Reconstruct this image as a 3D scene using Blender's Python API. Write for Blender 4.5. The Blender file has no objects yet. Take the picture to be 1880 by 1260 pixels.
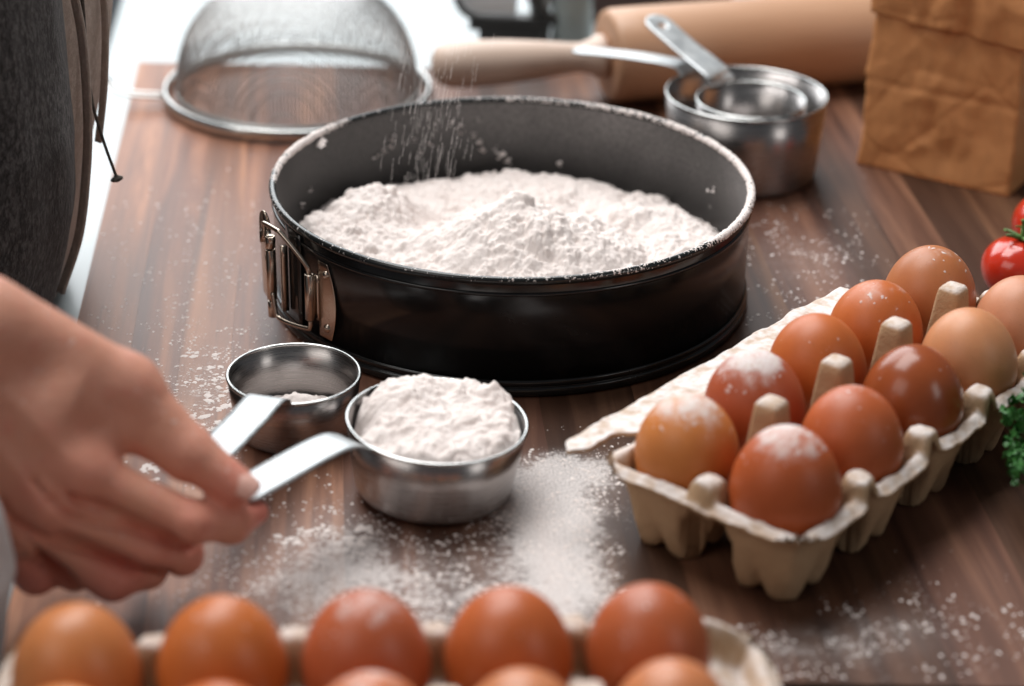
import bpy, math, random
import numpy as np
from mathutils import Vector, Matrix
R = math.radians
S = 0.01                      # all lengths below are centimetres
sc = bpy.context.scene
col = sc.collection
random.seed(4); rng = np.random.default_rng(7)

# ------------------------------------------------------------------ camera
cam = bpy.data.cameras.new("camera"); cam_o = bpy.data.objects.new("camera", cam); col.objects.link(cam_o)
cam_o.matrix_world = Matrix.Translation((0, 0, 49.19*S)) @ Matrix.Rotation(R(90-26.37), 4, 'X') @ Matrix.Rotation(R(1.09), 4, 'Z')
cam.sensor_width = 36; cam.lens = 74.26; cam.clip_start = 0.02; cam.clip_end = 50
cam.dof.use_dof = True; cam.dof.focus_distance = 1.055; cam.dof.aperture_fstop = 4.6
sc.camera = cam_o
# ------------------------------------------------------------------ world, lamps, exposure
w = bpy.data.worlds.new("World"); sc.world = w; w.use_nodes = True
bg = w.node_tree.nodes["Background"]; bg.inputs[0].default_value = (0.86, 0.93, 1.0, 1); bg.inputs[1].default_value = 0.085
def area(name, loc, target, sx, sy, power, color):
    l = bpy.data.lights.new(name, 'AREA'); l.shape = 'RECTANGLE'; l.size = sx*S; l.size_y = sy*S
    l.energy = power; l.color = color
    o = bpy.data.objects.new(name, l); col.objects.link(o)
    o.location = Vector(loc)*S
    o.rotation_euler = (Vector(target)-Vector(loc)).to_track_quat('-Z', 'Y').to_euler()
    return o
area("window_light", (-70, 330, 150), (0, 100, 0), 230, 190, 50, (0.95, 0.98, 1.0))
area("skylight", (-45, 165, 215), (0, 100, 0), 190, 130, 52, (1.0, 0.985, 0.97))
area("room_light", (-150, -40, 170), (5, 95, 0), 150, 110, 8.5, (1.0, 0.95, 0.90))
area("side_window_light", (190, -40, 120), (8, 100, 0), 60, 90, 4, (1.0, 0.97, 0.94))
sc.view_settings.view_transform = 'Standard'; sc.view_settings.look = 'None'; sc.view_settings.exposure = 0.35
sc.cycles.max_bounces = 8; sc.cycles.transparent_max_bounces = 24
try: sc.cycles.use_denoising = True
except Exception: pass

# ------------------------------------------------------------------ noise
def _h(i, j, k, s):
    n = (i*374761393 + j*668265263 + k*2147483647 + s*974634533) & 0xffffffff
    n = ((n ^ (n >> 13))*1274126177) & 0xffffffff
    n = ((n ^ (n >> 16))*2246822519) & 0xffffffff
    return ((n ^ (n >> 15)) & 0xffff)/65535.0
def vnoise(x, y, z=0.0, seed=0):
    x = np.asarray(x, float); y = np.asarray(y, float); z = np.zeros_like(x)+z
    xi = np.floor(x).astype(np.int64); yi = np.floor(y).astype(np.int64); zi = np.floor(z).astype(np.int64)
    fx, fy, fz = x-xi, y-yi, z-zi
    fx, fy, fz = (f*f*f*(f*(f*6-15)+10) for f in (fx, fy, fz))
    r = 0
    for a in (0, 1):
        for b in (0, 1):
            for c in (0, 1):
                wgt = (fx if a else 1-fx)*(fy if b else 1-fy)*(fz if c else 1-fz)
                r = r + wgt*_h(xi+a, yi+b, zi+c, seed)
    return r*2-1
def fbm(x, y, z=0.0, oct=4, seed=0, gain=.5):
    r = 0; a = 1.0; t = 0
    for o in range(oct):
        r = r + a*vnoise(np.asarray(x)*2**o+o*17.3, np.asarray(y)*2**o+o*5.1, np.asarray(z)*2**o, seed+o); t += a; a *= gain
    return r/t
def sstep(a, b, x):
    t = np.clip((x-a)/(b-a), 0, 1); return t*t*(3-2*t)

# ------------------------------------------------------------------ object helpers
def tag(o, label=None, cat=None, group=None, kind=None):
    if label: o['label'] = label
    if cat: o['category'] = cat
    if group: o['group'] = group
    if kind: o['kind'] = kind
    return o
def empty(name, loc=(0, 0, 0), rz=0.0):
    o = bpy.data.objects.new(name, None); col.objects.link(o); o.empty_display_size = .02
    o.location = Vector(loc)*S; o.rotation_euler = (0, 0, rz); return o
def mesh(name, v, f, m, parent=None, smooth=True, loc=None):
    me = bpy.data.meshes.new(name)
    v = np.asarray(v, float)*S
    if isinstance(f, np.ndarray):
        n, k = f.shape
        me.vertices.add(len(v)); me.vertices.foreach_set('co', v.ravel())
        me.loops.add(n*k); me.loops.foreach_set('vertex_index', f.astype(np.int32).ravel())
        me.polygons.add(n); me.polygons.foreach_set('loop_start', np.arange(0, n*k, k, dtype=np.int32))
        me.update(calc_edges=True)
    else:
        me.from_pydata(v.tolist(), [], f)
    if smooth: me.polygons.foreach_set('use_smooth', np.ones(len(me.polygons), bool))
    me.validate()
    if m: me.materials.append(m)
    o = bpy.data.objects.new(name, me); col.objects.link(o)
    if parent: o.parent = parent
    if loc is not None: o.location = Vector(loc)*S
    return o
class MB:
    def __init__(s): s.v = []; s.f = []
    def add(s, v, f):
        n = len(s.v); s.v += [tuple(p) for p in v]; s.f += [tuple(i+n for i in q) for q in f]; return s
    def build(s, name, m, parent=None, smooth=True, loc=None): return mesh(name, s.v, s.f, m, parent, smooth, loc)
def lathe(profile, n=64, a0=0.0, a1=2*math.pi, closed_profile=False):
    full = abs(a1-a0-2*math.pi) < 1e-6
    cols = n if full else n+1
    v = []; f = []; k = len(profile)
    for i in range(cols):
        a = a0+(a1-a0)*i/n
        for (r, z) in profile: v.append((r*math.cos(a), r*math.sin(a), z))
    kk = k if closed_profile else k-1
    for i in range(n):
        j = (i+1) % cols
        for p in range(kk):
            q = (p+1) % k
            f.append((i*k+p, j*k+p, j*k+q, i*k+q))
    return v, f
def frames(pts):
    pts = [Vector(p) for p in pts]; T = []
    for i in range(len(pts)):
        a = pts[max(i-1, 0)]; b = pts[min(i+1, len(pts)-1)]; T.append((b-a).normalized())
    up = Vector((0, 0, 1)) if abs(T[0].z) < .9 else Vector((1, 0, 0))
    N = [(up-T[0]*up.dot(T[0])).normalized()]
    for i in range(1, len(pts)):
        n = N[-1]-T[i]*N[-1].dot(T[i]); N.append(n.normalized())
    return pts, T, N
def tube(pts, r, n=10, closed=False, caps=True):
    if closed: pts = list(pts)+[pts[0], pts[1]]
    P, T, N = frames(pts); v = []; f = []
    if closed: P, T, N = P[:-1], T[:-1], N[:-1]
    for i, p in enumerate(P):
        B = T[i].cross(N[i]); rr = r[i] if isinstance(r, (list, tuple)) else r
        for k in range(n):
            a = 2*math.pi*k/n; v.append(tuple(p+(N[i]*math.cos(a)+B*math.sin(a))*rr))
    for i in range(len(P)-1):
        for k in range(n):
            k2 = (k+1) % n; f.append((i*n+k, i*n+k2, (i+1)*n+k2, (i+1)*n+k))
    if caps and not closed:
        f.append(tuple(range(n-1, -1, -1))); f.append(tuple((len(P)-1)*n+k for k in range(n)))
    return v, f
def spline(pts, n=8):
    P = [Vector(p) for p in pts]; P = [P[0]*2-P[1]]+P+[P[-1]*2-P[-2]]; out = []
    for i in range(1, len(P)-2):
        for k in range(n):
            t = k/n; a, b, c, d = P[i-1:i+3]
            out.append(.5*((2*b)+(c-a)*t+(2*a-5*b+4*c-d)*t*t+(3*b-a-3*c+d)*t**3))
    out.append(P[-2]); return out
def box(c, s, bev=0):
    x, y, z = c; a, b, h = s[0]/2, s[1]/2, s[2]/2
    v = [(x+i*a, y+j*b, z+k*h) for i in (-1, 1) for j in (-1, 1) for k in (-1, 1)]
    return v, [(0, 1, 3, 2), (4, 6, 7, 5), (0, 4, 5, 1), (2, 3, 7, 6), (0, 2, 6, 4), (1, 5, 7, 3)]
def bevel(o, wd, seg=2, ang=40):
    m = o.modifiers.new('bevel', 'BEVEL'); m.width = wd*S; m.segments = seg; m.limit_method = 'ANGLE'; m.angle_limit = R(ang); return o
def solid(o, t, off=-1):
    m = o.modifiers.new('solidify', 'SOLIDIFY'); m.thickness = t*S; m.offset = off; return o
def subsurf(o, n=1):
    m = o.modifiers.new('subsurf', 'SUBSURF'); m.levels = n; m.render_levels = n; return o
def gridfaces(nu, nv):
    i = np.arange(nu*nv).reshape(nu, nv)
    return np.stack([i[:-1, :-1].ravel(), i[1:, :-1].ravel(), i[1:, 1:].ravel(), i[:-1, 1:].ravel()], 1)

# ------------------------------------------------------------------ material helpers
class M:
    def __init__(s, name):
        s.m = bpy.data.materials.new(name); s.m.use_nodes = True; s.t = s.m.node_tree; s.n = s.t.nodes
        s.b = s.n['Principled BSDF']; s.out = s.n['Material Output']
    def node(s, typ, **kw):
        n = s.n.new(typ)
        for k, v in kw.items(): setattr(n, k, v)
        return n
    def link(s, a, b): s.t.links.new(a, b)
    def set(s, **kw):
        for k, v in kw.items():
            i = s.b.inputs[k.replace('_', ' ')]
            if hasattr(v, 'is_linked') or isinstance(v, bpy.types.NodeSocket): s.link(v, i)
            else: i.default_value = v if not (isinstance(v, tuple) and len(v) == 3 and len(i.default_value) == 4) else (*v, 1)
        return s
    def coord(s, kind='Object', scale=(1, 1, 1), rot=(0, 0, 0)):
        if kind == 'World': o = s.node('ShaderNodeNewGeometry').outputs['Position']
        else: o = s.node('ShaderNodeTexCoord').outputs[kind]
        mp = s.node('ShaderNodeMapping'); mp.inputs['Scale'].default_value = scale; mp.inputs['Rotation'].default_value = rot
        s.link(o, mp.inputs['Vector']); return mp.outputs[0]
    def noise(s, vec, scale=5, detail=4, rough=.55, dist=0):
        n = s.node('ShaderNodeTexNoise'); n.inputs['Scale'].default_value = scale; n.inputs['Detail'].default_value = detail
        n.inputs['Roughness'].default_value = rough; n.inputs['Distortion'].default_value = dist
        s.link(vec, n.inputs['Vector']); return n.outputs['Fac']
    def ramp(s, fac, stops):
        n = s.node('ShaderNodeValToRGB'); e = n.color_ramp.elements
        while len(e) < len(stops): e.new(.5)
        for x, (p, c) in zip(e, stops):
            x.position = p; x.color = (*c, 1) if isinstance(c, tuple) else (c, c, c, 1)
        s.link(fac, n.inputs[0]); return n.outputs[0]
    def val(s, x, i):
        if isinstance(x, (int, float)): i.default_value = x
        else: s.link(x, i)
    def math(s, op, a, b=0.0, clamp=False):
        n = s.node('ShaderNodeMath', operation=op, use_clamp=clamp); s.val(a, n.inputs[0]); s.val(b, n.inputs[1]); return n.outputs[0]
    def mr(s, v, a, b, c=0.0, d=1.0, smooth=True):
        n = s.node('ShaderNodeMapRange'); n.interpolation_type = 'SMOOTHSTEP' if smooth else 'LINEAR'
        for x, i in zip((v, a, b, c, d), range(5)): s.val(x, n.inputs[i])
        return n.outputs[0]
    def mix(s, fac, a, b, mode='MIX'):
        n = s.node('ShaderNodeMix', data_type='RGBA', blend_type=mode); s.val(fac, n.inputs[0])
        for x, i in ((a, 6), (b, 7)):
            if isinstance(x, tuple): n.inputs[i].default_value = (*x, 1)
            else: s.link(x, n.inputs[i])
        return n.outputs[2]
    def bump(s, h, strength=.3, dist=.001, prev=None):
        n = s.node('ShaderNodeBump'); n.inputs['Strength'].default_value = strength; n.inputs['Distance'].default_value = dist
        s.link(h, n.inputs['Height'])
        if prev is not None: s.link(prev, n.inputs['Normal'])
        return n.outputs[0]
    def sep(s, vec):
        n = s.node('ShaderNodeSeparateXYZ'); s.link(vec, n.inputs[0]); return n.outputs
    def nz(s):
        return s.sep(s.node('ShaderNodeNewGeometry').outputs['Normal'])[2]
FLOUR = (0.78, 0.73, 0.71)

# ---- flour drift on the worktop: centre x, y, radius x, y, weight
BLOBS = [(0.6, 84.3, 3.0, 2.6, .55), (2.2, 81.2, 2.9, 3.4, .95), (3.0, 76.4, 3.4, 3.2, .72), (3.2, 86.2, 2.6, 1.8, .75),
         (-5.5, 77.3, 5.0, 3.2, .46), (-9.0, 75.0, 4.2, 3.4, .40), (-1.5, 73.2, 6.5, 3.0, .48),
         (-15.2, 93, 2.8, 6.5, .48), (-17, 108, 5, 13, .26), (16.5, 111, 4.6, 7.5, .40), (15.2, 73.2, 4.5, 2.6, .40),
         (9, 71.5, 6, 2.4, .42), (-7.5, 80.5, 3.2, 3.0, .36), (17.5, 120.5, 2.5, 2.5, .2), (7.0, 77.6, 2.6, 4.2, -.6), (9.8, 76.2, 3, 2.6, -.6)]
def flour_field(x, y):
    r = 0
    for cx, cy, rx, ry, wt in BLOBS:
        r = r+wt*np.exp(-(((x-cx)/rx)**2+((y-cy)/ry)**2))
    return r
def flour_mask(m):
    """world-space coverage of the flour lying on the board"""
    pos = m.node('ShaderNodeNewGeometry').outputs['Position']
    tot = None
    for cx, cy, rx, ry, wt in BLOBS:
        mp = m.node('ShaderNodeVectorMath', operation='SUBTRACT'); m.link(pos, mp.inputs[0]); mp.inputs[1].default_value = (cx*S, cy*S, 0)
        ml = m.node('ShaderNodeVectorMath', operation='MULTIPLY'); m.link(mp.outputs[0], ml.inputs[0]); ml.inputs[1].default_value = (1/(rx*S), 1/(ry*S), 0)
        dt = m.node('ShaderNodeVectorMath', operation='DOT_PRODUCT'); m.link(ml.outputs[0], dt.inputs[0]); m.link(ml.outputs[0], dt.inputs[1])
        e = m.math('EXPONENT', m.math('MULTIPLY', dt.outputs['Value'], -1.0))
        e = m.math('MULTIPLY', e, wt)
        tot = e if tot is None else m.math('ADD', tot, e)
    return tot, pos

# ------------------------------------------------------------------ materials
def mat_wood():
    m = M('walnut'); inf = m.node('ShaderNodeObjectInfo')
    v = m.coord('World', (1, 1, 1), (0, 0, R(-5.1)))
    off = m.node('ShaderNodeVectorMath', operation='MULTIPLY_ADD')
    cmb = m.node('ShaderNodeCombineXYZ')
    for i in range(3): m.link(inf.outputs['Random'], cmb.inputs[i])
    m.link(cmb.outputs[0], off.inputs[0]); off.inputs[1].default_value = (13, 7, 5); m.link(v, off.inputs[2])
    sc_ = m.node('ShaderNodeMapping'); sc_.inputs['Scale'].default_value = (1, .055, 1); m.link(off.outputs[0], sc_.inputs[0])
    g1 = m.noise(sc_.outputs[0], 62, 6, .58, .5); 
    sc2 = m.node('ShaderNodeMapping'); sc2.inputs['Scale'].default_value = (1, .03, 1); m.link(off.outputs[0], sc2.inputs[0])
    g2 = m.noise(sc2.outputs[0], 420, 3, .6, 0)
    base = m.ramp(g1, [(.28, (.046, .019, .012)), (.5, (.118, .051, .030)), (.74, (.26, .124, .070))])
    tone = inf.outputs['Color']
    c = m.mix(1.0, base, tone, 'MULTIPLY')
    c = m.mix(m.mr(g2, .58, .72, 0, .3), c, (.022, .01, .008))
    fld, pos = flour_mask(m); fld = m.math('MAXIMUM', fld, 0.0)
    n1 = m.noise(pos, 330, 3, .65); n2 = m.noise(pos, 75, 4, .6); n3 = m.noise(pos, 1300, 1, .5)
    nn = m.math('ADD', m.math('MULTIPLY', n1, .55), m.math('MULTIPLY', n2, .45))
    th = m.math('SUBTRACT', .86, m.math('MULTIPLY', fld, .62))
    spk = m.math('MULTIPLY', m.mr(nn, m.math('SUBTRACT', th, .09), m.math('ADD', th, .16), 0, .92), m.mr(m.noise(pos, 1100, 2, .6), .3, .6, .45, 1.0))
    haze = m.math('MULTIPLY', m.mr(fld, .15, 1.35, 0, .72), m.mr(m.math('ADD', m.math('MULTIPLY', n2, .6), m.math('MULTIPLY', n1, .4)), .34, .62, .35, 1.0))
    dots = m.mr(n3, m.math('SUBTRACT', .80, m.math('MULTIPLY', fld, .2)), .84, 0, .55)
    mask = m.math('MAXIMUM', m.math('MAXIMUM', spk, haze), m.math('MULTIPLY', dots, .8), True)
    up = m.mr(m.nz(), .5, .9)
    mask = m.math('MULTIPLY', mask, up)
    c = m.mix(mask, c, FLOUR)
    rgh = m.mr(mask, 0.0, .8, .46, .95, False)
    rg = m.math('ADD', rgh, m.math('MULTIPLY', m.math('SUBTRACT', g1, .5), .18))
    b = m.bump(g2, .12, .0004); b = m.bump(mask, .5, .0006, b)
    return m.set(Base_Color=c, Roughness=rg, Normal=b, Specular_IOR_Level=.36).m
def mat_plain(name, c, rough=.5, metal=0, bump_scale=None, bump_s=.2, var=.08, bdist=.0006, spec=.5, kind='Object'):
    m = M(name); v = m.coord(kind); n = m.noise(v, 40, 4)
    cc = m.mix(n, tuple(x*(1-var) for x in c), tuple(min(1, x*(1+var)) for x in c))
    m.set(Base_Color=cc, Roughness=rough, Metallic=metal, Specular_IOR_Level=spec)
    if bump_scale: m.set(Normal=m.bump(m.noise(v, bump_scale, 4), bump_s, bdist))
    return m.m
def mat_flour():
    m = M('flour'); v = m.coord('Object'); n = m.noise(v, 120, 5, .6); n2 = m.noise(v, 1100, 3, .65)
    c = m.mix(n, (.75, .655, .615), (.845, .785, .755))
    b = m.bump(n2, .35, .0007); b = m.bump(m.noise(v, 420, 4, .6), .4, .001, b)
    return m.set(Base_Color=c, Roughness=1.0, Specular_IOR_Level=.1, Normal=b).m
def mat_black_pan():
    m = M('black_nonstick'); v = m.coord('Object')
    n = m.noise(v, 900, 2, .5); n2 = m.noise(v, 22, 4, .6, .5); xyz = m.sep(v)
    smudge = m.mr(n2, .55, .8, 0, .03)
    c = m.mix(smudge, (.009, .009, .009), (.5, .5, .5))
    fine = m.mr(m.noise(v, 1700, 1), .80, .86, 0, .5)
    c = m.mix(m.math('MULTIPLY', fine, m.mr(n2, .5, .65)), c, FLOUR)
    return m.set(Base_Color=c, Roughness=m.mr(n2, .3, .7, .13, .27), Normal=m.bump(n, .04, .0003), Specular_IOR_Level=.5).m
def mat_pan_inside():
    m = M('dusted_nonstick'); v = m.coord('Object'); x, y, z = m.sep(v)
    n = m.noise(v, 60, 5, .65); n2 = m.noise(v, 14, 3, .6); n3 = m.noise(v, 500, 3, .6)
    h = m.mr(z, .026, .062, .03, .21)
    rt = m.mr(x, -.10, .06, .45, 1.0)
    k = m.math('MULTIPLY', h, rt)
    k = m.math('MULTIPLY', k, m.mr(n2, .3, .7, .55, 1.15))
    k = m.math('MULTIPLY', k, m.mr(n3, .25, .7, .6, 1.2))
    sp = m.mr(n, .66, .72, 0, .35)
    sp = m.math('MULTIPLY', sp, m.mr(n3, .4, .6, .4, 1))
    mask = m.math('MAXIMUM', k, sp, True)
    c = m.mix(mask, (.012, .012, .012), FLOUR)
    return m.set(Base_Color=c, Roughness=m.mr(mask, 0, .3, .35, .9), Specular_IOR_Level=.4).m
def mat_rim_black():
    m = M('black_rim'); v = m.coord('Object'); n = m.noise(v, 420, 3, .6)
    mask = m.mr(n, .60, .66, 0, .8)
    mask = m.math('MULTIPLY', mask, m.mr(m.nz(), -.1, .6))
    c = m.mix(mask, (.012, .014, .014), FLOUR)
    return m.set(Base_Color=c, Roughness=m.mr(mask, 0, .5, .22, .9)).m
def mat_steel(name='brushed_steel', c=(.40, .375, .365), r=.27):
    m = M(name); v = m.coord('Object', (1, 1, 1)); 
    n = m.noise(m.coord('Object', (1, 1, 45)), 55, 4, .7); n2 = m.noise(v, 60, 4)
    fl = m.mr(m.noise(v, 700, 2), .72, .78, 0, .55)
    fl = m.math('MULTIPLY', fl, m.mr(n2, .45, .65))
    cc = m.mix(fl, c, FLOUR)
    tg = m.node('ShaderNodeTangent', direction_type='RADIAL', axis='Z')
    m.link(tg.outputs[0], m.b.inputs['Tangent'])
    return m.set(Base_Color=cc, Metallic=m.math('SUBTRACT', 1.0, fl), Roughness=m.mr(n, .3, .7, r-.04, r+.1), Normal=m.bump(n, .05, .0002), Anisotropic=.7, Anisotropic_Rotation=.25).m
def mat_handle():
    m = M('flour_and_sheen_steel'); v = m.coord('Object'); n = m.noise(v, 90, 5, .65); n2 = m.noise(v, 700, 2)
    fl = m.math('MULTIPLY', m.mr(n, .40, .64, .3, .75), m.mr(m.nz(), .2, .8))  # upward faces whitened: flour, plus overhead reflection put into the colour
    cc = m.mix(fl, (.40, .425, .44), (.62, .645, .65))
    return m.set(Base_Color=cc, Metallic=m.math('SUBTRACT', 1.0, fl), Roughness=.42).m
def mat_egg():
    m = M('eggshell'); v = m.coord('Object'); oc = m.node('ShaderNodeObjectInfo').outputs['Color']
    fa = m.node('ShaderNodeAttribute', attribute_type='OBJECT', attribute_name='flour').outputs['Fac']
    gl = m.node('ShaderNodeAttribute', attribute_type='OBJECT', attribute_name='gloss').outputs['Fac']
    rnd = m.node('ShaderNodeObjectInfo').outputs['Random']
    o2 = m.node('ShaderNodeVectorMath', operation='ADD'); m.link(v, o2.inputs[0]); cb = m.node('ShaderNodeCombineXYZ')
    for i in range(3): m.link(rnd, cb.inputs[i])
    m.link(cb.outputs[0], o2.inputs[1]); v2 = o2.outputs[0]
    n = m.noise(v2, 45, 4); n2 = m.noise(v2, 1300, 2); n3 = m.noise(v2, 110, 4, .6); n4 = m.noise(v2, 260, 2, .5)
    c = m.mix(m.mr(n, .3, .7, 0, .35), oc, m.mix(1.0, oc, (.62, .55, .5), 'MULTIPLY'))
    c = m.mix(m.mr(n2, .62, .76, 0, .5), c, m.mix(1.0, oc, (.5, .4, .35), 'MULTIPLY'))
    z = m.sep(v)[2]
    top = m.mr(z, .006, .030)
    cap = m.math('MULTIPLY', m.mr(z, .012, .029), fa)
    t1 = m.mr(m.math('ADD', m.math('MULTIPLY', n3, .62), m.math('MULTIPLY', cap, .38)), .46, .68)
    t2 = m.mr(m.math('ADD', n4, m.math('MULTIPLY', m.math('MULTIPLY', top, fa), .16)), .72, .77)
    mask = m.math('MAXIMUM', m.math('MULTIPLY', t1, m.math('MULTIPLY', cap, 1.15)), m.math('MULTIPLY', t2, m.math('MULTIPLY', top, m.mr(fa, 0, .4))), True)
    mask = m.math('MULTIPLY', mask, m.mr(n2, .25, .6, .5, .95))
    c = m.mix(mask, c, FLOUR)
    rg = m.math('SUBTRACT', .47, m.math('MULTIPLY', gl, .26))
    rg = m.mix(mask, rg, (.95, .95, .95))
    b = m.bump(n2, .10, .0003); b = m.bump(mask, .4, .0008, b)
    return m.set(Base_Color=c, Roughness=rg, Normal=b, Subsurface_Weight=.10, Subsurface_Radius=(.010, .003, .001), Subsurface_Scale=.5, Specular_IOR_Level=.45).m
def mat_pulp():
    m = M('moulded_pulp'); v = m.coord('Object'); n = m.noise(v, 60, 5); n2 = m.noise(v, 650, 4, .65); n3 = m.noise(v, 160, 4)
    fa = m.node('ShaderNodeAttribute', attribute_type='OBJECT', attribute_name='flour').outputs['Fac']
    c = m.mix(n, (.40, .245, .135), (.54, .37, .225))
    mask = m.math('MULTIPLY', m.mr(m.nz(), .35, .9), fa)
    mask = m.math('MULTIPLY', mask, m.mr(n3, .3, .62, .35, 1.0))
    c = m.mix(mask, c, FLOUR)
    b = m.bump(n2, .6, .0010); b = m.bump(n3, .5, .0016, b)
    return m.set(Base_Color=c, Roughness=.95, Specular_IOR_Level=.15, Normal=b).m
def mat_skin():
    m = M('skin'); v = m.coord('World'); n = m.noise(v, 45, 4); n2 = m.noise(v, 420, 4, .6); n4 = m.noise(v, 120, 3)
    pk = m.node('ShaderNodeAttribute', attribute_type='GEOMETRY', attribute_name='pink').outputs['Fac']
    c = m.mix(n, (.55, .25, .165), (.66, .33, .235))
    c = m.mix(m.math('MULTIPLY', pk, .85), c, (.64, .185, .15)); c = m.mix(m.mr(n4, .5, .72, 0, .35), c, (.60, .21, .155))
    fd = m.math('MULTIPLY', m.mr(m.noise(v, 520, 3, .6), .60, .70), m.math('MULTIPLY', m.mr(m.nz(), .1, .7), m.mr(m.noise(v, 55, 2), .45, .62, 0, .6)))
    c = m.mix(fd, c, FLOUR)
    vo = m.node('ShaderNodeTexVoronoi'); vo.inputs['Scale'].default_value = 700; m.link(v, vo.inputs['Vector'])
    b = m.bump(vo.outputs['Distance'], .3, .0004); b = m.bump(n2, .35, .0006, b); b = m.bump(n4, .35, .0016, b)
    return m.set(Base_Color=c, Roughness=m.mr(n2, .3, .7, .42, .58), Normal=b, Subsurface_Weight=.12, Subsurface_Radius=(.010, .004, .002), Subsurface_Scale=.45, Specular_IOR_Level=.4).m
def mat_fleece(name, c, c2, sheen=.6):
    m = M(name); v = m.coord('Object', (1, 1, .6)); n = m.noise(v, 330, 5, .8); n2 = m.noise(v, 35, 4); n3 = m.noise(v, 900, 3, .7)
    cc = m.mix(m.mr(n, .42, .66), c, c2); cc = m.mix(m.mr(n2, .35, .7, 0, .4), cc, c)
    b = m.bump(n3, .5, .0008); b = m.bump(n, .7, .0015, b)
    return m.set(Base_Color=cc, Roughness=.95, Sheen_Weight=sheen, Sheen_Roughness=.5, Normal=b, Specular_IOR_Level=.1).m
def mat_paper():
    m = M('kraft_paper'); v = m.coord('Object'); n = m.noise(v, 18, 5); n2 = m.noise(v, 500, 3); n3 = m.noise(m.coord('Object', (1, 1, .3)), 160, 4)
    c = m.mix(n, (.64, .26, .095), (.78, .37, .15)); c = m.mix(m.mr(n3, .4, .7, 0, .25), c, (.46, .20, .08))
    vo = m.node('ShaderNodeTexVoronoi', feature='DISTANCE_TO_EDGE'); vo.inputs['Scale'].default_value = 17; m.link(v, vo.inputs['Vector'])
    b = m.bump(n2, .12, .0003); b = m.bump(m.mr(vo.outputs['Distance'], 0, .06), .25, .0015, b); b = m.bump(n, .25, .004, b)
    return m.set(Base_Color=c, Roughness=.62, Normal=b, Specular_IOR_Level=.35).m
def mat_beech():
    m = M('beech'); v = m.coord('Object', (.12, 1, 1)); n = m.noise(v, 120, 5, .6); n2 = m.noise(v, 25, 4)
    c = m.mix(n, (.46, .245, .135), (.60, .37, .24)); c = m.mix(m.mr(n2, .3, .7, 0, .4), c, (.52, .28, .16))
    return m.set(Base_Color=c, Roughness=.42, Normal=m.bump(n, .1, .0004)).m
def mat_tomato():
    m = M('tomato_skin'); v = m.coord('Object'); n = m.noise(v, 60, 3)
    c = m.mix(n, (.50, .022, .010), (.62, .045, .016))
    return m.set(Base_Color=c, Roughness=.16, Subsurface_Weight=.15, Subsurface_Radius=(.01, .002, .001), Subsurface_Scale=.4, Coat_Weight=.3).m
def mat_leaf(name, a, b_):
    m = M(name); v = m.coord('Object'); n = m.noise(v, 90, 3)
    return m.set(Base_Color=m.mix(n, a, b_), Roughness=.5, Subsurface_Weight=.1, Subsurface_Radius=(.003, .006, .002), Subsurface_Scale=.3).m
def mat_glass():
    m = M('grey_glass'); return m.set(Base_Color=(.75, .8, .79), Roughness=.08, Transmission_Weight=.85, IOR=1.45).m
WOOD = mat_wood(); FL = mat_flour(); PAN = mat_black_pan(); PANIN = mat_pan_inside(); RIM = mat_rim_black()
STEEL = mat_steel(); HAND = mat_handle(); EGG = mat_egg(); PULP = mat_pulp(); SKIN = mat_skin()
CLASP = mat_plain('nickel_clasp', (.50, .42, .35), .24, 1.0, 300, .08, .15, .0004)
WHITE = mat_plain('white_worktop', (.43, .48, .495), .32, 0, None, 0, .02)
APRON = mat_fleece('charcoal_fleece', (.012, .012, .0125), (.13, .13, .13), .3)
BEIGE = mat_fleece('taupe_cloth', (.50, .42, .36), (.66, .58, .52), .2)
CREAM = mat_fleece('white_cloth', (.55, .56, .57), (.68, .69, .70), .2)
CORD = mat_fleece('dark_cord', (.07, .06, .05), (.16, .14, .12), .2)
PAPER = mat_paper(); BEECH = mat_beech(); TOM = mat_tomato()
STEM = mat_leaf('tomato_stem', (.06, .13, .025), (.11, .20, .045)); PARS = mat_leaf('parsley', (.016, .095, .018), (.055, .21, .04))
BLACKM = mat_plain('black_metal', (.018, .017, .016), .4, 0, 120, .1); BROWN = mat_plain('dark_brown_wood', (.055, .026, .020), .5, 0, 40, .2)
WIRE = mat_plain('steel_mesh', (.55, .55, .54), .35, 1.0); RING = mat_plain('steel_ring', (.56, .57, .56), .2, 1.0)
NAIL = mat_plain('nail', (.72, .43, .36), .35, 0, None, 0, .05); GLASS = mat_glass()
PANEL = mat_plain('white_enamel', (.82, .85, .87), .3)

# ================================================================== the setting
def edge_x(y): return -26.8 + (142.3-y)*0.0889      # left edge of the board, slightly slanted
ct = MB()
ybk = 235; yf = 72
ct.add([(edge_x(yf)-3.2, yf, -1.8), (75, yf, -1.8), (75, ybk, -1.8), (edge_x(ybk)-3.2, ybk, -1.8),
        (edge_x(yf)-3.2, yf, -6.5), (75, yf, -6.5), (75, ybk, -6.5), (edge_x(ybk)-3.2, ybk, -6.5)],
       [(0, 1, 2, 3), (7, 6, 5, 4), (0, 4, 5, 1), (1, 5, 6, 2), (2, 6, 7, 3), (3, 7, 4, 0)])
c = ct.build('countertop', WHITE, smooth=False); bevel(c, .4, 3); tag(c, kind='structure')

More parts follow.
